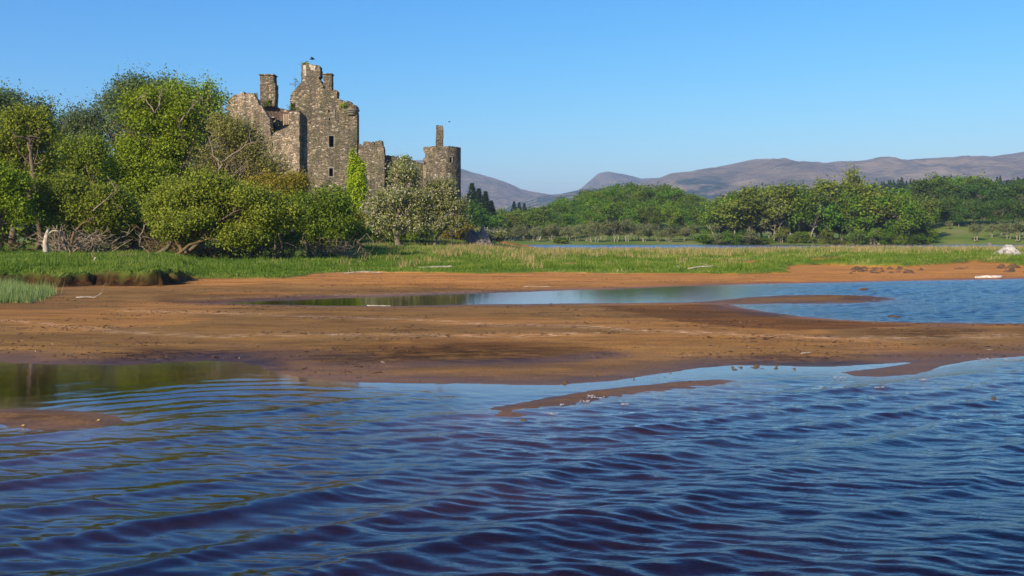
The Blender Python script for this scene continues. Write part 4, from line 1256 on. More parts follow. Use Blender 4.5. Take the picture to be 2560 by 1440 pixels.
tuft('wall_plant', 'green tuft growing below the tall left chimney', 'plant', 540 + 500 / 3.8925, 130 + 500 / 3.8925, CD + 4.4, 7, 6, L_bright, 260, 501)
tuft('wall_plant', 'green tuft on the left edge of the keep gable above the stair wing', 'plant', 540 + 742 / 3.8925, 130 + 540 / 3.8925, CD - .1, 6, 9, L_bright, 330, 502)
tuft('wall_plant', 'green tuft on the ledge above the round corbelled corner', 'plant', 540 + 1255 / 3.8925, 130 + 528 / 3.8925, CD - .1, 11, 6, L_bright, 420, 503)
tuft('wall_sapling', 'bare grey sapling sprouting left of the great chimney', 'sapling', 540 + 775 / 3.8925, 130 + 310 / 3.8925, CD + .2, 11, 12, L_blue, 60, 504)
tuft('wall_plant', 'thin grass fringe on top of the great central chimney', 'plant', 540 + 870 / 3.8925, 130 + 112 / 3.8925, CD + .4, 9, 2.5, L_olive, 200, 505)
tuft('wall_plant', 'leafy sprig on the lower curtain wall behind the larger hawthorn', 'plant', 840 + 700 / 4, 280 + 455 / 4, CD + 1.5, 12, 4, L_olive, 260, 506)
tuft('wall_sapling', 'small grey twig on the crest of the leftmost ruined wall', 'sapling', 540 + 395 / 3.8925, 130 + 425 / 3.8925, LD, 4, 6, L_blue, 40, 507)


def bird(label, px, py, D, s=1.0):
    c = P(px, py, D)
    root = empty('bird', c)
    m = MB()
    m.tube([(-.2 * s, 0, 0), (-.12 * s, 0, .01), (0, 0, .02), (.12 * s, 0, .02), (.19 * s, 0, .04), (.24 * s, 0, .03)], [.01, .05 * s, .075 * s, .06 * s, .045 * s, .008], 8)
    m.build('body', M_bird, root, True)
    for sg in (-1, 1):
        m = MB()
        m.tube([(.05 * s, 0, .03), (.02 * s, sg * .17 * s, .12 * s), (-.06 * s, sg * .38 * s, .04 * s)], [.07 * s, .055 * s, .01], 6)
        w_ = m.build('wing', M_bird, root, True)
    tag(root, label, 'bird')


bird('dark bird flying just above the great central chimney', 780, 148, 118, 1.5)
bird('tiny bird flying above the round tower', 1123, 305, 160, 0.9)

# ------------------------------------------------------------------ far woods: copied trees
def variant(kind, seed):
    """unit trees, height about 1, base at origin"""
    r = np.random.default_rng(seed)
    root = empty(kind, (0, -50, -20))
    if kind == 'spruce_tree':
        n = 1700
        t = r.random(n) ** 0.8
        lay = np.floor(t * 14) / 14
        a = r.random(n) * 2 * math.pi
        rad = 0.20 * (1 - t) * (0.35 + 0.65 * r.random(n) ** .5) * (0.8 + .5 * np.sin(a * 5 + lay * 40))
        p = np.stack([rad * np.cos(a), rad * np.sin(a), 0.06 + 0.94 * t - rad * .5], 1)
        s = 0.045 * (1.1 - t * .5)[:, None]
        d1 = np.stack([np.cos(a), np.sin(a), -0.5 + 0 * a], 1) * s; d2 = np.stack([-np.sin(a), np.cos(a), 0 * a], 1) * s * .5
        V = np.stack([p - d1, p - d2, p + d1, p + d2], 1).reshape(-1, 3); Fc = np.arange(n * 4).reshape(n, 4)
        np_mesh('crown', V, Fc, L_con, root, dict(tint=np.repeat(r.random(n), 4)))
        m = MB(); m.tube([(0, 0, 0), (0, 0, .5), (0, 0, .97)], [.018, .012, .003], 6); m.build('trunk', M_bark, root)
        return root
    if kind == 'oak_tree':
        B = [(0, 0, .68, .26, .26, .25), (.2, .1, .58, .2, .2, .18), (-.2, -.05, .6, .2, .2, .18), (.05, -.18, .5, .22, .18, .16), (-.08, .15, .78, .18, .18, .14), (.12, 0, .38, .24, .22, .12), (-.16, 0, .36, .2, .2, .12)]
        B = [(b[0] + r.normal() * .05, b[1] + r.normal() * .05, b[2] + r.normal() * .03) + b[3:] for b in B]
        n, lm, bm, r0, st, tw = 4200, L_far, M_bark_pale, .022, 1, 4
    elif kind == 'birch_tree':      # tall, airy, pale trunk showing
        B = [(r.normal() * .08, r.normal() * .08, z, rr, rr, .085) for z, rr in ((.9, .12), (.79, .19), (.67, .2), (.56, .17), (.47, .12))]
        B += [(.2, 0, .7, .12, .12, .08), (-.2, .05, .6, .12, .12, .08)]
        n, lm, bm, r0, st, tw = 3600, L_far_olive, M_trunk_far, .021, 1, 4
    elif kind == 'bush':
        B = [(0, 0, .5, .45, .45, .4), (.35, 0, .35, .3, .3, .3), (-.3, .1, .4, .3, .3, .3)]
        n, lm, bm, r0, st, tw = 1500, L_far, M_bark, .03, 2, 3
    else:                           # scrub_tree: thin stems, sparse grey-green head
        B = [(0, 0, .72, .26, .26, .2), (.18, .05, .6, .18, .18, .15), (-.2, 0, .62, .18, .18, .15), (.04, -.1, .5, .22, .2, .12)]
        B = [(b[0] + r.normal() * .05, b[1], b[2] + r.normal() * .03) + b[3:] for b in B]
        n, lm, bm, r0, st, tw = 2300, L_scrub, M_trunk_far, .016, 3, 8
    V, Fc, t, _ = leaves(B, n, 0.035 if kind != 'bush' else .1, seed, clump=0.085 if kind != 'bush' else .2, inner=.5, per=16, tintamp=.7)
    np_mesh('crown', V, Fc, lm, root, dict(tint=t))
    m = skeleton((0, 0, 0), B, r0, seed, fork=.45, twigs=tw, wob=.12, sides=4, stems=st, twig_r=.0028)
    m.build('trunk', bm, root, True)
    return root


protos = {k: [variant(k, 700 + i * 13 + j * 101) for i in range(c)] for j, (k, c) in enumerate((('oak_tree', 5), ('birch_tree', 5), ('scrub_tree', 4), ('spruce_tree', 3), ('bush', 2)))}
used = set()
copy_n = 0


def plant(kind, px, D, h, label, group, cat='tree', widen=1.0, zadd=0.0, mat_over=None):
    global copy_n
    X = (px - 1280) / F * D
    pr = protos[kind][copy_n % len(protos[kind])]
    copy_n += 1
    if pr.name in used:
        r_ = pr.copy(); COL.objects.link(r_)
        for k in list(r_.keys()): del r_[k]
        for ch in list(pr.children):
            c = ch.copy(); COL.objects.link(c); c.parent = r_
            if mat_over and ch.name.startswith('crown'):
                c.material_slots[0].link = 'OBJECT'; c.material_slots[0].material = mat_over
    else:
        used.add(pr.name); r_ = pr
    r_.location = (X, D, gz(X, D) - 0.25 + zadd)
    r_.rotation_euler = (0, 0, random.uniform(0, 6.28))
    s = h * random.uniform(.93, 1.07)
    r_.scale = (s * widen, s * widen, s)
    tag(r_, label, cat, group)
    return r_


def hof(px, py, D, zb=None):
    X = (px - 1280) / F * D
    return max(1.5, P(px, py, D)[2] - gz(X, D))


# wooded knoll
GK = 'trees of the wooded knoll across the loch'
ktop = lambda p: np.interp(p, [1180, 1230, 1290, 1380, 1430, 1460, 1500, 1545, 1600, 1640, 1690, 1740, 1775, 1800], [514, 506, 506, 500, 486, 470, 455, 448, 456, 451, 455, 479, 496, 510])
rk = random.Random(31)
for D, step, drop in ((440, 30, 0), (415, 27, 6), (390, 28, 18), (365, 27, 34), (342, 27, 52)):
    p = 1190 + rk.uniform(0, 15)
    while p < 1790:
        dpx = p + rk.uniform(-6, 6)
        top_ = float(ktop(dpx)) + drop * (0.4 if dpx < 1420 else 1) + rk.uniform(-3, 7)
        if D > 395 and dpx < 1400: p += step; continue
        h = min(max(hof(dpx, top_, D), 7), 14.5)
        plant('oak_tree', dpx, D + rk.uniform(-6, 6), h, 'leafy green broadleaf tree on the rounded wooded knoll across the loch', GK, widen=rk.uniform(1.0, 1.3))
        p += step * rk.uniform(.8, 1.25)
# spruces behind the castle end
for i, (p, t_, wh) in enumerate(((1166, 492, 'leftmost and smallest of the five dark spruces beside the round tower'), (1180, 466, 'tallest of the five dark spruces beside the round tower'), (1197, 468, 'third dark spruce from the left beside the round tower'),
                                 (1214, 472, 'fourth dark spruce from the left beside the round tower'), (1229, 496, 'rightmost of the five dark spruces beside the round tower'))):
    plant('spruce_tree', p, 330, hof(p, t_, 330), wh, 'dark spruces beyond the castle', widen=2.0)
for p, t_ in ((1285, 507), (1298, 505), (1311, 510)):
    plant('spruce_tree', p, 460, hof(p, t_, 460), 'small distant pointed spruce on the low skyline left of the knoll', 'distant spruces on the low skyline', widen=1.8)
for p in (1180, 1205, 1235, 1262, 1290, 1320, 1348, 1375, 1400, 1425):
    plant('oak_tree' if p % 2 else 'birch_tree', p, 318 + rk.uniform(-6, 10), hof(p, 528 + rk.uniform(-14, 12), 318), 'dark green tree in the low wood between round tower and knoll', 'trees of the low wood beside the round tower', widen=1.35)
plant('oak_tree', 1192, 300, hof(1192, 505, 300), 'round bright green tree right beside the foot of the spruces', None, widen=1.2)
# pale scrub on the shore
p = 1250
while p < 1740:
    D = rk.uniform(292, 308)
    plant('scrub_tree', p, D, hof(p, 562 + rk.uniform(-8, 12) - (8 if 1430 < p < 1600 else 0), D), 'thin grey-green scrub tree with pale stems on the far shore below the knoll', 'pale scrub trees along the far shore', widen=rk.uniform(1.1, 1.6))
    p += rk.uniform(9, 15)
# right clump, first line
right_front = [(1790, 497, 'birch_tree'), (1812, 478, 'birch_tree'), (1838, 487, 'birch_tree'), (1872, 462, 'birch_tree'), (1893, 468, 'birch_tree'), (1925, 490, 'scrub_tree'), (1945, 462, 'birch_tree'), (1968, 480, 'birch_tree'), (1995, 458, 'oak_tree'), (2020, 468, 'birch_tree'),
               (2048, 455, 'birch_tree'), (2072, 478, 'oak_tree'), (2100, 455, 'oak_tree'), (2128, 452, 'birch_tree'), (2150, 465, 'oak_tree'), (2178, 453, 'birch_tree'), (2200, 478, 'birch_tree'), (2228, 458, 'oak_tree'), (2255, 472, 'oak_tree'), (2278, 490, 'birch_tree'), (2300, 520, 'oak_tree')]
words = ['pale stemmed', 'slim', 'leaning', 'flat topped', 'spreading', 'thin grey', 'tall', 'narrow']
for i, (p, t_, k) in enumerate(right_front):
    for q in range(2):
        D = 290 + rk.uniform(0, 8) + q * 14
        pp = p + rk.uniform(-6, 6) + q * 12
        plant(k, pp, D, hof(pp, t_ + q * 4 - (0 if q else -6), D), 'tall ' + ('pale trunked' if k == 'birch_tree' else 'green' if k == 'oak_tree' else 'thin grey') + ' tree in the clump on the far shore right of the knoll',
              'trees of the far shore clump', widen=rk.uniform(1.0, 1.35) * (1.05 if k == 'birch_tree' else .9))
for p in range(1795, 2320, 19):
    D = rk.uniform(306, 322)
    plant('oak_tree', p + rk.uniform(-6, 6), D, rk.uniform(7, 12), 'mid-height leafy tree filling the clump behind the pale trunks on the far shore', 'understorey trees of the far shore clump', widen=rk.uniform(1.1, 1.5))
for p in range(1800, 2310, 26):
    D = 286 + rk.uniform(0, 5)
    plant('oak_tree' if p % 3 else 'scrub_tree', p + rk.uniform(-6, 6), D, rk.uniform(2.5, 6.5), 'low leafy tree at the front edge of the far shore clump', 'low trees edging the far shore clump', widen=rk.uniform(1.2, 1.6), mat_over=L_far_olive if rk.random() < .5 else None, zadd=-0.7)
plant('birch_tree', 2128, 320, hof(2128, 432, 320), 'single taller tree whose top pokes above the clump on the far shore', None, widen=.7)
# right background trees
for (p, t_, D) in ((2325, 432, 400), (2350, 452, 395), (2385, 430, 410), (2410, 440, 400), (2435, 428, 400), (2465, 440, 395), (2490, 470, 400), (2510, 478, 405), (2535, 465, 410), (2560, 468, 410), (2590, 460, 400)):
    plant('oak_tree', p, D, hof(p, t_, D) , 'big dark tree standing on top of the grassy slope at the right', 'big trees on the grassy slope', widen=1.0)
for (p, t_, D) in ((2310, 500, 365), (2340, 505, 360), (2370, 500, 365), (2400, 495, 370), (2430, 500, 368), (2460, 510, 372), (2500, 505, 375), (2530, 510, 375), (2560, 505, 375), (2270, 500, 340)):
    plant('oak_tree', p, D, hof(p, t_, D), 'round leafy tree of the lower row on the grassy slope at the right', 'lower trees on the grassy slope', widen=1.2)
for q in range(2):
    p = 2285
    while p < 2640:
        D = (345 if q else 388) + rk.uniform(-6, 6)
        plant('oak_tree', p, D, hof(p, (492 if q else 452) + rk.uniform(-12, 12), D), 'dark leafy tree closing the wooded belt above the grassy slope at the right', 'dark trees of the belt above the slope', widen=rk.uniform(.95, 1.25), mat_over=L_far_dark)
        p += rk.uniform(16, 24)
for (p, h, D) in ((2478, 5, 312), (2500, 4, 318), (2520, 6, 305), (2545, 7, 300), (2455, 3, 330), (2372, 3, 335), (2330, 4, 300), (2440, 6, 300), (2560, 6, 310)):
    plant('scrub_tree', p, D, h, 'small scattered thorn tree on the open grassy slope at the right', 'scattered thorn trees on the slope', widen=1.4)
for (p, h, D, lab) in ((1762, 3.2, 290, 'round green bush on the far shore just left of the tall clump'), (1775, 2.6, 292, 'second green bush on the far shore left of the tall clump'), (1400, 2.5, 287, 'low bush among the pale stems of the shore scrub'),
                       (2310, 3, 292, 'low bush at the right end of the far shore clump')):
    plant('bush', p, D, h, lab, None, 'bush', widen=1.6)
# unused prototypes must not linger
for k in protos:
    for pr in protos[k]:
        if pr.name not in used:
            for ch in list(pr.children): bpy.data.objects.remove(ch)
            bpy.data.objects.remove(pr)

# conifer plantation along the moor edge: one mass
r = np.random.default_rng(77)
cv = []; ct = []
for i in range(520):
    px = r.uniform(2040, 2720); D = r.uniform(560, 660)
    if px < 2230: D = r.uniform(600, 680)
    X = (px - 1280) / F * D
    zb = float(terrain(np.array([[X]]), np.array([[D]]))[0][0, 0]) if i % 4 == 0 else zb
    top_ = P(px, 462 - (px > 2250) * 8 + r.uniform(-4, 6), D)[2]
    h = min(max(top_ - zb, 6), 26)
    n = 90
    t = r.random(n); a = r.random(n) * 2 * math.pi; rad = 2.3 * (1 - t) * r.random(n) ** .5
    p = np.stack([X + rad * np.cos(a), D + rad * np.sin(a), zb + h * (0.1 + .9 * t)], 1)
    s = 0.9
    d1 = np.stack([np.cos(a), np.sin(a), -0.8 + 0 * a], 1) * s * .7; d2 = np.stack([-np.sin(a), np.cos(a), 0 * a], 1) * s * .5
    cv.append(np.stack([p - d1, p - d2, p + d1, p + d2], 1).reshape(-1, 3)); ct.append(np.repeat(r.random(n), 4))
V = np.concatenate(cv); o = np_mesh('conifer_forest', V, np.arange(len(V)).reshape(-1, 4), L_con, None, dict(tint=np.concatenate(ct)))
tag(o, 'dark conifer plantation on the moor edge behind the right-hand trees', 'forest', kind='stuff')

# ------------------------------------------------------------------ grass
def grass_mat(name, stops, trans=0.35):
    m, n, out = mat(name)
    c = ramp(n, attr(n, 'tint'), stops).outputs[0]
    d = N(n, 'BsdfPrincipled'); d.inputs['Roughness'].default_value = 0.6; d.inputs['Specular IOR Level'].default_value = 0.2
    n.links.new(c, d.inputs['Base Color'])
    tr = N(n, 'BsdfTranslucent'); n.links.new(c, tr.inputs['Color'])
    mx = N(n, 'MixShader'); mx.inputs[0].default_value = trans
    n.links.new(d.outputs[0], mx.inputs[1]); n.links.new(tr.outputs[0], mx.inputs[2]); n.links.new(mx.outputs[0], out.inputs[0])
    return m


M_grass = grass_mat('grass_blades', [(0.0, (0.06, 0.12, 0.010)), (0.35, (0.115, 0.19, 0.016)), (0.7, (0.19, 0.245, 0.035)), (0.86, (0.34, 0.33, 0.10)), (1.0, (0.50, 0.38, 0.18))])
M_straw = grass_mat('dry_grass', [(0.0, (0.22, 0.21, 0.06)), (0.5, (0.38, 0.28, 0.11)), (1.0, (0.52, 0.37, 0.17))])
M_reed = grass_mat('reed_blades', [(0.0, (0.08, 0.15, 0.03)), (0.6, (0.19, 0.29, 0.08)), (1.0, (0.42, 0.44, 0.18))])


def blades(X, Y, Z, h, wdt, tint, r, lean=0.35):
    n = len(X)
    a = r.random(n) * math.pi
    # broad side mostly seen from any side: random yaw
    dx, dy = np.cos(a) * wdt / 2, np.sin(a) * wdt / 2
    lx, ly = r.normal(size=n) * lean * h, r.normal(size=n) * lean * h
    b0 = np.stack([X - dx, Y - dy, Z - .02], 1); b1 = np.stack([X + dx, Y + dy, Z - .02], 1); t = np.stack([X + lx, Y + ly, Z + h], 1)
    V = np.stack([b0, b1, t], 1).reshape(-1, 3)
    return V, np.arange(n * 3).reshape(n, 3), np.repeat(tint, 3)


r = np.random.default_rng(88)
n = 520000
inv = r.uniform(1 / 135., 1 / 31., n); Y = 1 / inv
U = r.uniform(-0.60, 0.60, n); X = U * Y
z, turf, stf, sw, sl = terrain(X, Y)
ok = (turf > 0.45) & (z > 0.02)
X, Y, z, stf = X[ok], Y[ok], z[ok], stf[ok]
n = len(X)
pxl = 1280 + X / Y * F
patch = fbm(X * .25, Y * .18, 4, 201)
tint = np.clip(0.40 + 0.5 * patch + 0.25 * fbm(X * 1.2, Y * .8, 3, 205) + 0.16 * r.normal(size=n) + 0.12 * sstep(60, 95, Y), 0, 0.93)
h = (0.06 + 0.15 * r.random(n) * (0.35 + 1.3 * vnoise(X * .9, Y * .6, 207) ** 2)) * (1 + 0.6 * np.clip(patch, 0, 1)) * (0.8 + 0.5 * sstep(45, 90, Y)) * (0.5 + .5 * sstep(0, 1, stf))
V, Fc, t = blades(X, Y, z, h, 0.022 + 0.0005 * Y, tint, r)
o = np_mesh('grass', V, Fc, M_grass, None, dict(tint=t)); tag(o, 'short green grass of the shore meadow', 'grass', kind='stuff')
# rushes
n = 900
inv = r.uniform(1 / 118., 1 / 38., n); cy_ = 1 / inv; cx_ = r.uniform(-0.58, 0.58, n) * cy_
k = 26
X = np.repeat(cx_, k) + r.normal(size=n * k) * .10; Y = np.repeat(cy_, k) + r.normal(size=n * k) * .10
z, turf, stf, sw, sl = terrain(X, Y)
ok = (turf > 0.5) & (stf > 1.0) & (fbm(X * .12, Y * .12, 3, 301) > -0.05)
X, Y, z = X[ok], Y[ok], z[ok]; n = len(X)
V, Fc, t = blades(X, Y, z, 0.22 + 0.26 * r.random(n), 0.015 + 0.0003 * Y, np.clip(.2 + .3 * r.random(n), 0, 1), r, .2)
o = np_mesh('rushes', V, Fc, M_grass, None, dict(tint=t)); tag(o, 'darker rush tufts standing in the meadow', 'rushes', kind='stuff')
# dry tussock grass
n = 140000
inv = r.uniform(1 / 125., 1 / 48., n); Y = 1 / inv; X = r.uniform(-0.60, 0.60, n) * Y
z, turf, stf, sw, sl = terrain(X, Y)
pxl = 1280 + X / Y * F
cl = 0.6 * fbm(X * .22, Y * .12, 4, 211) + 0.7 * fbm(X * .9, Y * .5, 3, 212) + 0.62 * sstep(60, 95, Y) * sstep(900, 1200, pxl) - 0.25 * sstep(900, 700, pxl) - 0.4 * sstep(1750, 2000, pxl)*sstep(100,70,Y) - 0.1
ok = (turf > 0.5) & (stf > 1.5) & (cl > 0.22 + 0.2 * r.random(n))
X, Y, z = X[ok], Y[ok], z[ok]; n = len(X)
V, Fc, t = blades(X, Y, z, 0.22 + 0.34 * r.random(n), 0.018 + 0.0003 * Y, r.random(n), r, .25)
o = np_mesh('dry_grass', V, Fc, M_straw, None, dict(tint=t)); tag(o, 'tall straw-coloured grass in the back of the meadow', 'grass', kind='stuff')
# reeds at the lower left
n = 30000
inv = r.uniform(1 / 33.5, 1 / 25.2, n); Y = 1 / inv; X = r.uniform(-0.62, -0.43, n) * Y
pxl = 1280 + X / Y * F; py = HY + (H - 0.06) / Y * F
lim = np.interp(pxl, [-300, 0, 60, 95, 130, 160], [762, 764, 763, 752, 742, 730])
lo = np.interp(pxl, [-300, 0, 60, 120, 165], [712, 715, 722, 729, 735])
ok = (py < lim + r.normal(size=n) * 2.5) & (py > lo) & (r.random(n) < np.interp(pxl, [60, 160], [1, .12]))
X, Y = X[ok], Y[ok]; n = len(X); z = terrain(X, Y)[0]
V, Fc, t = blades(X, Y, z, (0.10 + 0.30 * r.random(n)) * (.5 + vnoise(X * 1.5, Y * 1.5, 5)), 0.013, r.random(n), r, .22)
o = np_mesh('reeds', V, Fc, M_reed, None, dict(tint=t)); tag(o, 'pale blue-green reeds on the mud at the left edge', 'reeds', kind='stuff')

# ------------------------------------------------------------------ rocks, driftwood, clods
def rock(name, label, px, py, D, rx, ry, seed, matr, peaks, cat='rock', group=None, sink=0.1):
    """angular stone: rx, ry in photo pixels"""
    k = D / F
    X = (px - 1280) * k
    z0 = gz(X, D)
    a = rx * k; hgt = ry * k
    n = 34
    vs = []; fs = []
    r = np.random.default_rng(seed)
    us_ = np.linspace(-1, 1, n)
    Ug, Vg = np.meshgrid(us_, us_, indexing='ij')
    # map square to disc
    xx = Ug * np.sqrt(1 - Vg ** 2 / 2); yy = Vg * np.sqrt(1 - Ug ** 2 / 2)
    rr = np.hypot(xx, yy)
    prof = np.interp(xx, [q[0] for q in peaks], [q[1] for q in peaks])
    zz = prof * np.clip(1 - np.abs(yy) ** 1.6, 0, 1) * np.clip((1.0 - rr) * 5, 0, 1) ** .6
    zz = zz + 0.16 * fbm(xx * 3 + seed, yy * 3, 4, seed) * (rr < .93) + 0.10 * (np.floor(fbm(xx * 2, yy * 2 + seed, 2, seed) * 4) / 4) * (rr < .9)
    V = np.stack([xx * a * (1 + .06 * fbm(xx * 2, yy * 2, 2, seed)), yy * a * .7, zz * hgt - sink], -1).reshape(-1, 3)
    i = np.arange(n * n).reshape(n, n)
    Fc = np.stack([i[:-1, :-1], i[1:, :-1], i[1:, 1:], i[:-1, 1:]], -1).reshape(-1, 4)
    # skirt so that the stone is closed down into the ground
    o = np_mesh(name, V, Fc, matr)
    o.location = (X, D, z0)
    tag(o, label, cat, group)


rock('white_boulder', 'large white boulder on the grass near the right edge', 2520, 637, 76, 38, 30, 3, M_rock_white, [(-1, 0.1), (-.75, .55), (-.3, .8), (.05, 1.0), (.35, .85), (.8, .35), (1, 0)], 'boulder')
rock('grey_outcrop', 'pointed grey rock outcrop right of the smaller hawthorn', 1206, 600, 112, 30, 58, 4, M_rock_grey, [(-1, .1), (-.6, .3), (-.25, .7), (0, 1.0), (.3, .6), (.7, .3), (1, .05)], 'rock')
rock('grey_outcrop', 'lower grey rock behind the pointed outcrop beside the hawthorn', 1186, 600, 113, 22, 52, 5, M_rock_grey, [(-1, .5), (-.5, .9), (0, .85), (.5, .6), (1, .2)], 'rock')
rock('grey_boulder', 'small grey boulder on the far grassy slope at the right', 2474, 603, 292, 8, 9, 6, M_rock_grey, [(-1, .2), (-.3, 1), (.5, .8), (1, .1)], 'boulder')
rock('grey_boulder', 'low grey boulder near the fence by the hawthorn', 1180, 612, 116, 18, 12, 7, M_rock_grey, [(-1, .2), (-.3, 1), (.5, .6), (1, .1)], 'boulder')
# clods of fallen peat
rk = random.Random(9)
clods = []
for i in range(34):
    px = rk.choice([rk.uniform(2125, 2230), rk.uniform(2140, 2210), rk.uniform(2240, 2310)]); clods.append((px, rk.uniform(672, 684), rk.uniform(5, 12), rk.uniform(4, 11)))
for i in range(10): clods.append((rk.uniform(2500, 2580), rk.uniform(668, 682), rk.uniform(8, 14), rk.uniform(8, 15)))
for i in range(5): clods.append((rk.uniform(2380, 2440), rk.uniform(670, 674), rk.uniform(6, 10), rk.uniform(3, 5)))
for i, (px, py, rx, ry) in enumerate(clods):
    D = (H - .08) * F / (py - HY)
    rgt = px > 2480
    rock('peat_clod', 'dark peat clod of the heap below the bank at the right edge' if rgt else ('flat peat lump on the sand between the peat rubble and the right edge heap' if px > 2370 else 'broken brown peat clod in the rubble strip at the foot of the right-hand turf bank'),
         px, py, D, rx, ry, 20 + i, M_peat, [(-1, .1), (-.5, rk.uniform(.4, 1)), (0, rk.uniform(.5, 1)), (.5, rk.uniform(.2, 1)), (1, .1)], 'peat clod', 'peat clods fallen from the bank', .02)


def log(name, label, pts, D, r0, r1, matb, seed, cat='log', branches=0, z=None, group=None):
    r = np.random.default_rng(seed)
    P0 = P(pts[0][0], pts[0][1], D)
    zb = gz(P0[0], D)
    pp = []
    for (a, b) in pts:
        q = P(a, b, D); pp.append(q - P0)
    pp = [p + np.array([0, r.normal() * .05, 0]) for p in pp]
    m = MB()
    n = len(pp)
    fine = []
    for i in range(n - 1):
        for k in range(3): fine.append(pp[i] + (pp[i + 1] - pp[i]) * k / 3 + r.normal(size=3) * r0 * .12)
    fine.append(pp[-1]); nf = len(fine)
    m.tube(fine, [(r0 + (r1 - r0) * i / nf) * (1 + .12 * r.normal()) for i in range(nf)], 8)
    for q in range(branches):
        st = fine[r.integers(1, nf)]
        m.tube(wander(st, st + np.array([r.normal() * .35, r.normal() * .2, abs(r.normal()) * .2 + .05]), 3, .15, r), [r1 * .6, r1 * .5, r1 * .4, r1 * .2], 5)
    o = m.build(name, matb, None, True); o.location = (P0[0], P0[1], max(P0[2], zb + r0 * .3))
    tag(o, label, cat, group)


log('driftwood_log', 'bleached white driftwood log lying at the edge of the pool at the right', [(2438, 695), (2455, 694), (2475, 693), (2490, 693), (2505, 692)], 42.5, .07, .06, M_driftwhite, 1, branches=0)
log('driftwood_log', 'long thin grey log lying along the front of the turf in the middle', [(1048, 671), (1080, 669), (1110, 668), (1131, 667)], 51, .055, .05, M_drift, 2)
log('driftwood_log', 'white log lying in the grass at the left edge', [(-20, 662), (10, 660), (42, 658)], 46, .06, .05, M_driftwhite, 3, branches=2)
log('driftwood_branch', 'forked bare stick lying on the mud right of the reeds', [(192, 753), (215, 751), (233, 753), (245, 747), (257, 742)], 27.5, .022, .01, M_drift, 4, 'stick', 1)
log('driftwood_branch', 'curved bare branch lying on the turf near its right-hand tip', [(1718, 676), (1735, 672), (1752, 669), (1768, 669), (1785, 668)], 48.5, .045, .02, M_drift, 5, 'branch', 1)
log('driftwood_branch', 'thin stick slanting on the turf left of the curved bare branch', [(1692, 664), (1703, 672), (1714, 680)], 48, .025, .015, M_drift, 6, 'stick')
log('wooden_plank', 'pale yellow plank lying in the near edge of the narrow pool', [(918, 764), (940, 764.5), (960, 765), (978, 765)], 25.3, .018, .016, M_wood_pale, 7, 'plank')
log('driftwood_stick', 'short white stick poking upright from the grass left of the grove', [(233, 664), (237, 658), (241, 652)], 46, .03, .04, M_driftwhite, 8, 'stick')
log('driftwood_branch', 'grey driftwood branch at the foot of the turf above the back beach', [(860, 683), (890, 680), (920, 679), (955, 683)], 46, .03, .02, M_drift, 9, 'branch', 3)
log('driftwood_branch', 'thin brown twig lying on the near sand at the right', [(2000, 884), (2012, 882), (2024, 881)], 14.5, .01, .006, M_drift, 10, 'twig')
log('driftwood_log', 'dark log lying half sunk at the shore edge in the middle of the back beach', [(1310, 716), (1345, 717), (1380, 716)], 34, .012, .01, M_drift, 11, 'log')
log('floating_log', 'brown lump of wood breaking the pool surface beyond the sand tongue', [(2148, 725), (2158, 724), (2170, 725)], 33, .05, .05, M_peat, 12, 'wood')
log('floating_log', 'thin dark branch lying in the pool near its front shore at the right', [(2225, 791), (2240, 791), (2258, 793)], 21.7, .02, .012, M_peat, 13, 'branch')

# weed clumps at the water's edge
rk = random.Random(12)
spots = [(1310, 1052, 10, 5, 'dark weed clump in the waves beyond the tip of the submerged spit')]
for i in range(16): spots.append((rk.uniform(1830, 1990), rk.uniform(914, 926), rk.uniform(3, 11), rk.uniform(1.2, 3), 'small dark weed lump in the shallows at the far edge of the blue inlet'))
for i in range(14): spots.append((rk.uniform(1480, 1700), rk.uniform(930, 950), rk.uniform(2, 5), rk.uniform(1, 2), 'tiny weed scrap along the edge of the near sandbank'))
spots += [(1412, 958, 9, 4, 'orange brown weed clump on the tip of the near sandbank'), (2485, 1000, 12, 6, 'dark weed clump tossed in the waves at the right')]
for i, (px, py, rx, ry, lab) in enumerate(spots):
    D = H * F / (py - HY)
    rock('weed_clump', lab, px, py, D, rx, ry * 1.6, 90 + i, M_weed, [(-1, .2), (-.4, .8), (.1, 1), (.6, .5), (1, .1)], 'water weed', 'weed scraps in the shallows' if 'lump' in lab or 'scrap' in lab else None, 0.0)
    ob = COL.objects[-1]; ob.location.z = max(ob.location.z, -0.004)

# tiny litter on the sand, uncountable
r = np.random.default_rng(55)
n = 50000
Y = r.uniform(11.5, 45, n) ; X = r.uniform(-.56, .56, n) * Y
z, turf, stf, sw, sl = terrain(X, Y)
den = fbm(X * .5, Y * 1.4, 4, 66)
ok = (sw < -0.1) & (turf < .2) & (den > 0.05 + .25 * r.random(n))
X, Y, z = X[ok], Y[ok], z[ok]; n = len(X)
a = r.random(n) * math.pi; L = (0.010 + 0.055 * r.random(n) ** 3)
dx, dy = np.cos(a) * L, np.sin(a) * L; ex, ey = -np.sin(a) * L * .35, np.cos(a) * L * .35
hh = 0.006 + .012 * r.random(n)
V = np.stack([np.stack([X - dx, Y - dy, z], 1), np.stack([X + ex, Y + ey, z - .002], 1), np.stack([X + dx, Y + dy, z + hh * .5], 1), np.stack([X, Y, z + hh], 1)], 1).reshape(-1, 3)
b = np.arange(n)[:, None] * 4
Fc = np.concatenate([b + np.array([0, 1, 3]), b + np.array([1, 2, 3]), b + np.array([0, 3, 2])])
M_litter = grass_mat('shore_litter', [(0.0, (0.03, 0.016, 0.009)), (0.6, (0.08, 0.045, 0.025)), (0.97, (0.16, 0.10, 0.055)), (1.0, (0.45, 0.36, 0.27))], 0.0)
o = np_mesh('shore_litter', V, Fc, M_litter, None, dict(tint=np.repeat(r.random(n), 4))); tag(o, 'scattered bits of twig and weed on the sand', 'litter', kind='stuff')
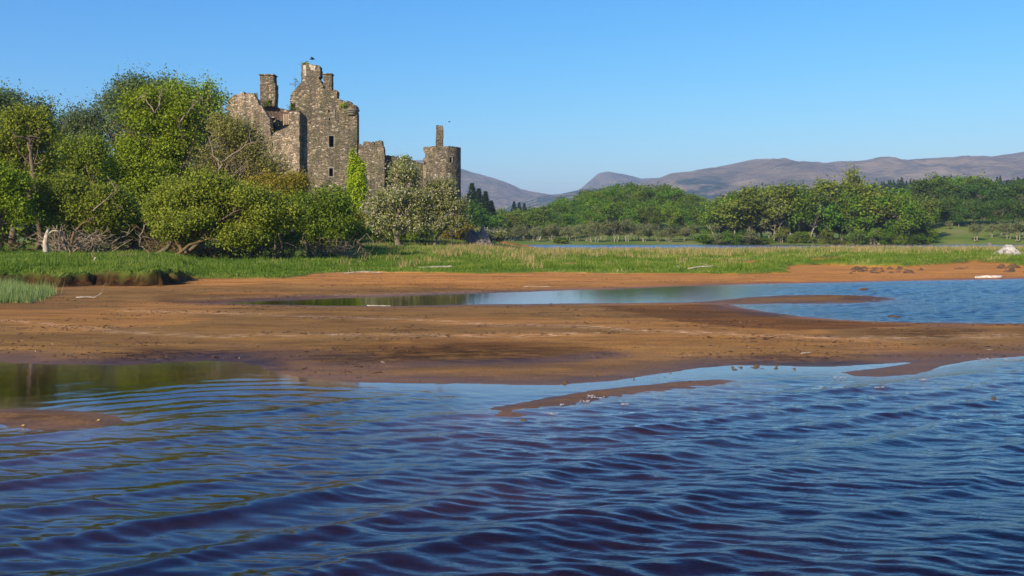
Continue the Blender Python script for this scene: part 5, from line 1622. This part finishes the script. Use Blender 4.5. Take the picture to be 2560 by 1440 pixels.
for px, py, lab in ((245, 1052, 'yellow leaf on the right side of the small islet'), (57, 1062, 'yellow leaf at the wet front edge of the small islet')):
    D = (H - .02) * F / (py - HY); X = (px - 1280) / F * D
    m = MB(); m.add([(-.018, 0, .004), (-.006, -.012, .008), (.01, -.01, .007), (.02, 0, .014), (.009, .012, .01), (-.008, .012, .01), (0, 0, .016)], [(0, 1, 6), (1, 2, 6), (2, 3, 6), (3, 4, 6), (4, 5, 6), (5, 0, 6)])
    o = m.build('fallen_leaf', M_leafyellow); o.location = (X, D, gz(X, D) + .004); tag(o, lab, 'leaf')

# froth washed against the submerged spit
m = MB(); rk = random.Random(44)
for cx_, cy_, w_, h_ in ((1490, 994, 22, 4), (1463, 1003, 14, 4), (1382, 1034, 12, 4), (1560, 1010, 12, 3), (1405, 1012, 5, 2), (1475, 990, 8, 2), (2470, 897, 26, 2), (2530, 899, 20, 2), (2100, 944, 14, 2), (2310, 950, 12, 2), (2200, 968, 14, 2)):
    for q in range(16):
        X, D = gpt(cx_ + rk.uniform(-w_, w_), cy_ + rk.uniform(-h_, h_) * .6, 0.012)
        R_ = rk.uniform(.003, .008)
        ring = [(X + R_ * 1.6 * math.cos(a_) * rk.uniform(.7, 1.1), D + R_ * math.sin(a_) * rk.uniform(.7, 1.1), 0.012) for a_ in [k * math.pi / 4 for k in range(8)]]
        m.add(ring + [(X, D, 0.022)], [(k, (k + 1) % 8, 8) for k in range(8)])
M_foam = simple_mat('froth', [(0.3, (0.18, 0.17, 0.18)), (0.7, (0.33, 0.31, 0.32))], 60, 0.9)
tag(m.build('foam', M_foam), 'flecks of white froth washed against the submerged spit', 'foam', kind='stuff')

# fence by the hawthorns
fence = empty('wire_fence', ((1150 - 1280) / F * 115, 115, gz((1150 - 1280) / F * 115, 115)))
fo = np.array(fence.location)
for px in (1047, 1075, 1102, 1131, 1163, 1178, 1194, 1215, 1238):
    X = (px - 1280) / F * 115
    zz = gz(X, 115); zt_ = P(px, 570, 115)[2]
    m = MB(); m.tube([(X - fo[0], 0, zz - fo[2] - .1), (X - fo[0], 0, zt_ - fo[2])], [.04, .035], 6); m.build('fence_post', M_drift, fence)
m = MB()
for py in (572, 580, 588, 596):
    m.tube([P(1047, py, 115) - fo, P(1140, py + .6, 115) - fo, P(1238, py, 115) - fo], [.010, .010, .010], 4)
m.build('fence_wire', M_metal, fence)
tag(fence, 'thin wire fence with slim posts behind the hawthorns', 'fence')

# ------------------------------------------------------------------ haze
m_, n_, out_ = mat('air_haze')
pv = n_.nodes.new('ShaderNodeVolumePrincipled')
pv.inputs['Color'].default_value = (0.62, 0.80, 1.0, 1)
pv.inputs['Density'].default_value = 0.00017
pv.inputs['Anisotropy'].default_value = 0.2
n_.links.new(pv.outputs[0], out_.inputs['Volume'])
mb = MB(); mb.box((0, 4200, 208), (15000, 9000, 426))
hz = mb.build('haze', m_)
tag(hz, kind='stuff')
hz['label'] = 'pale blue air haze over the whole landscape'; hz['category'] = 'haze'
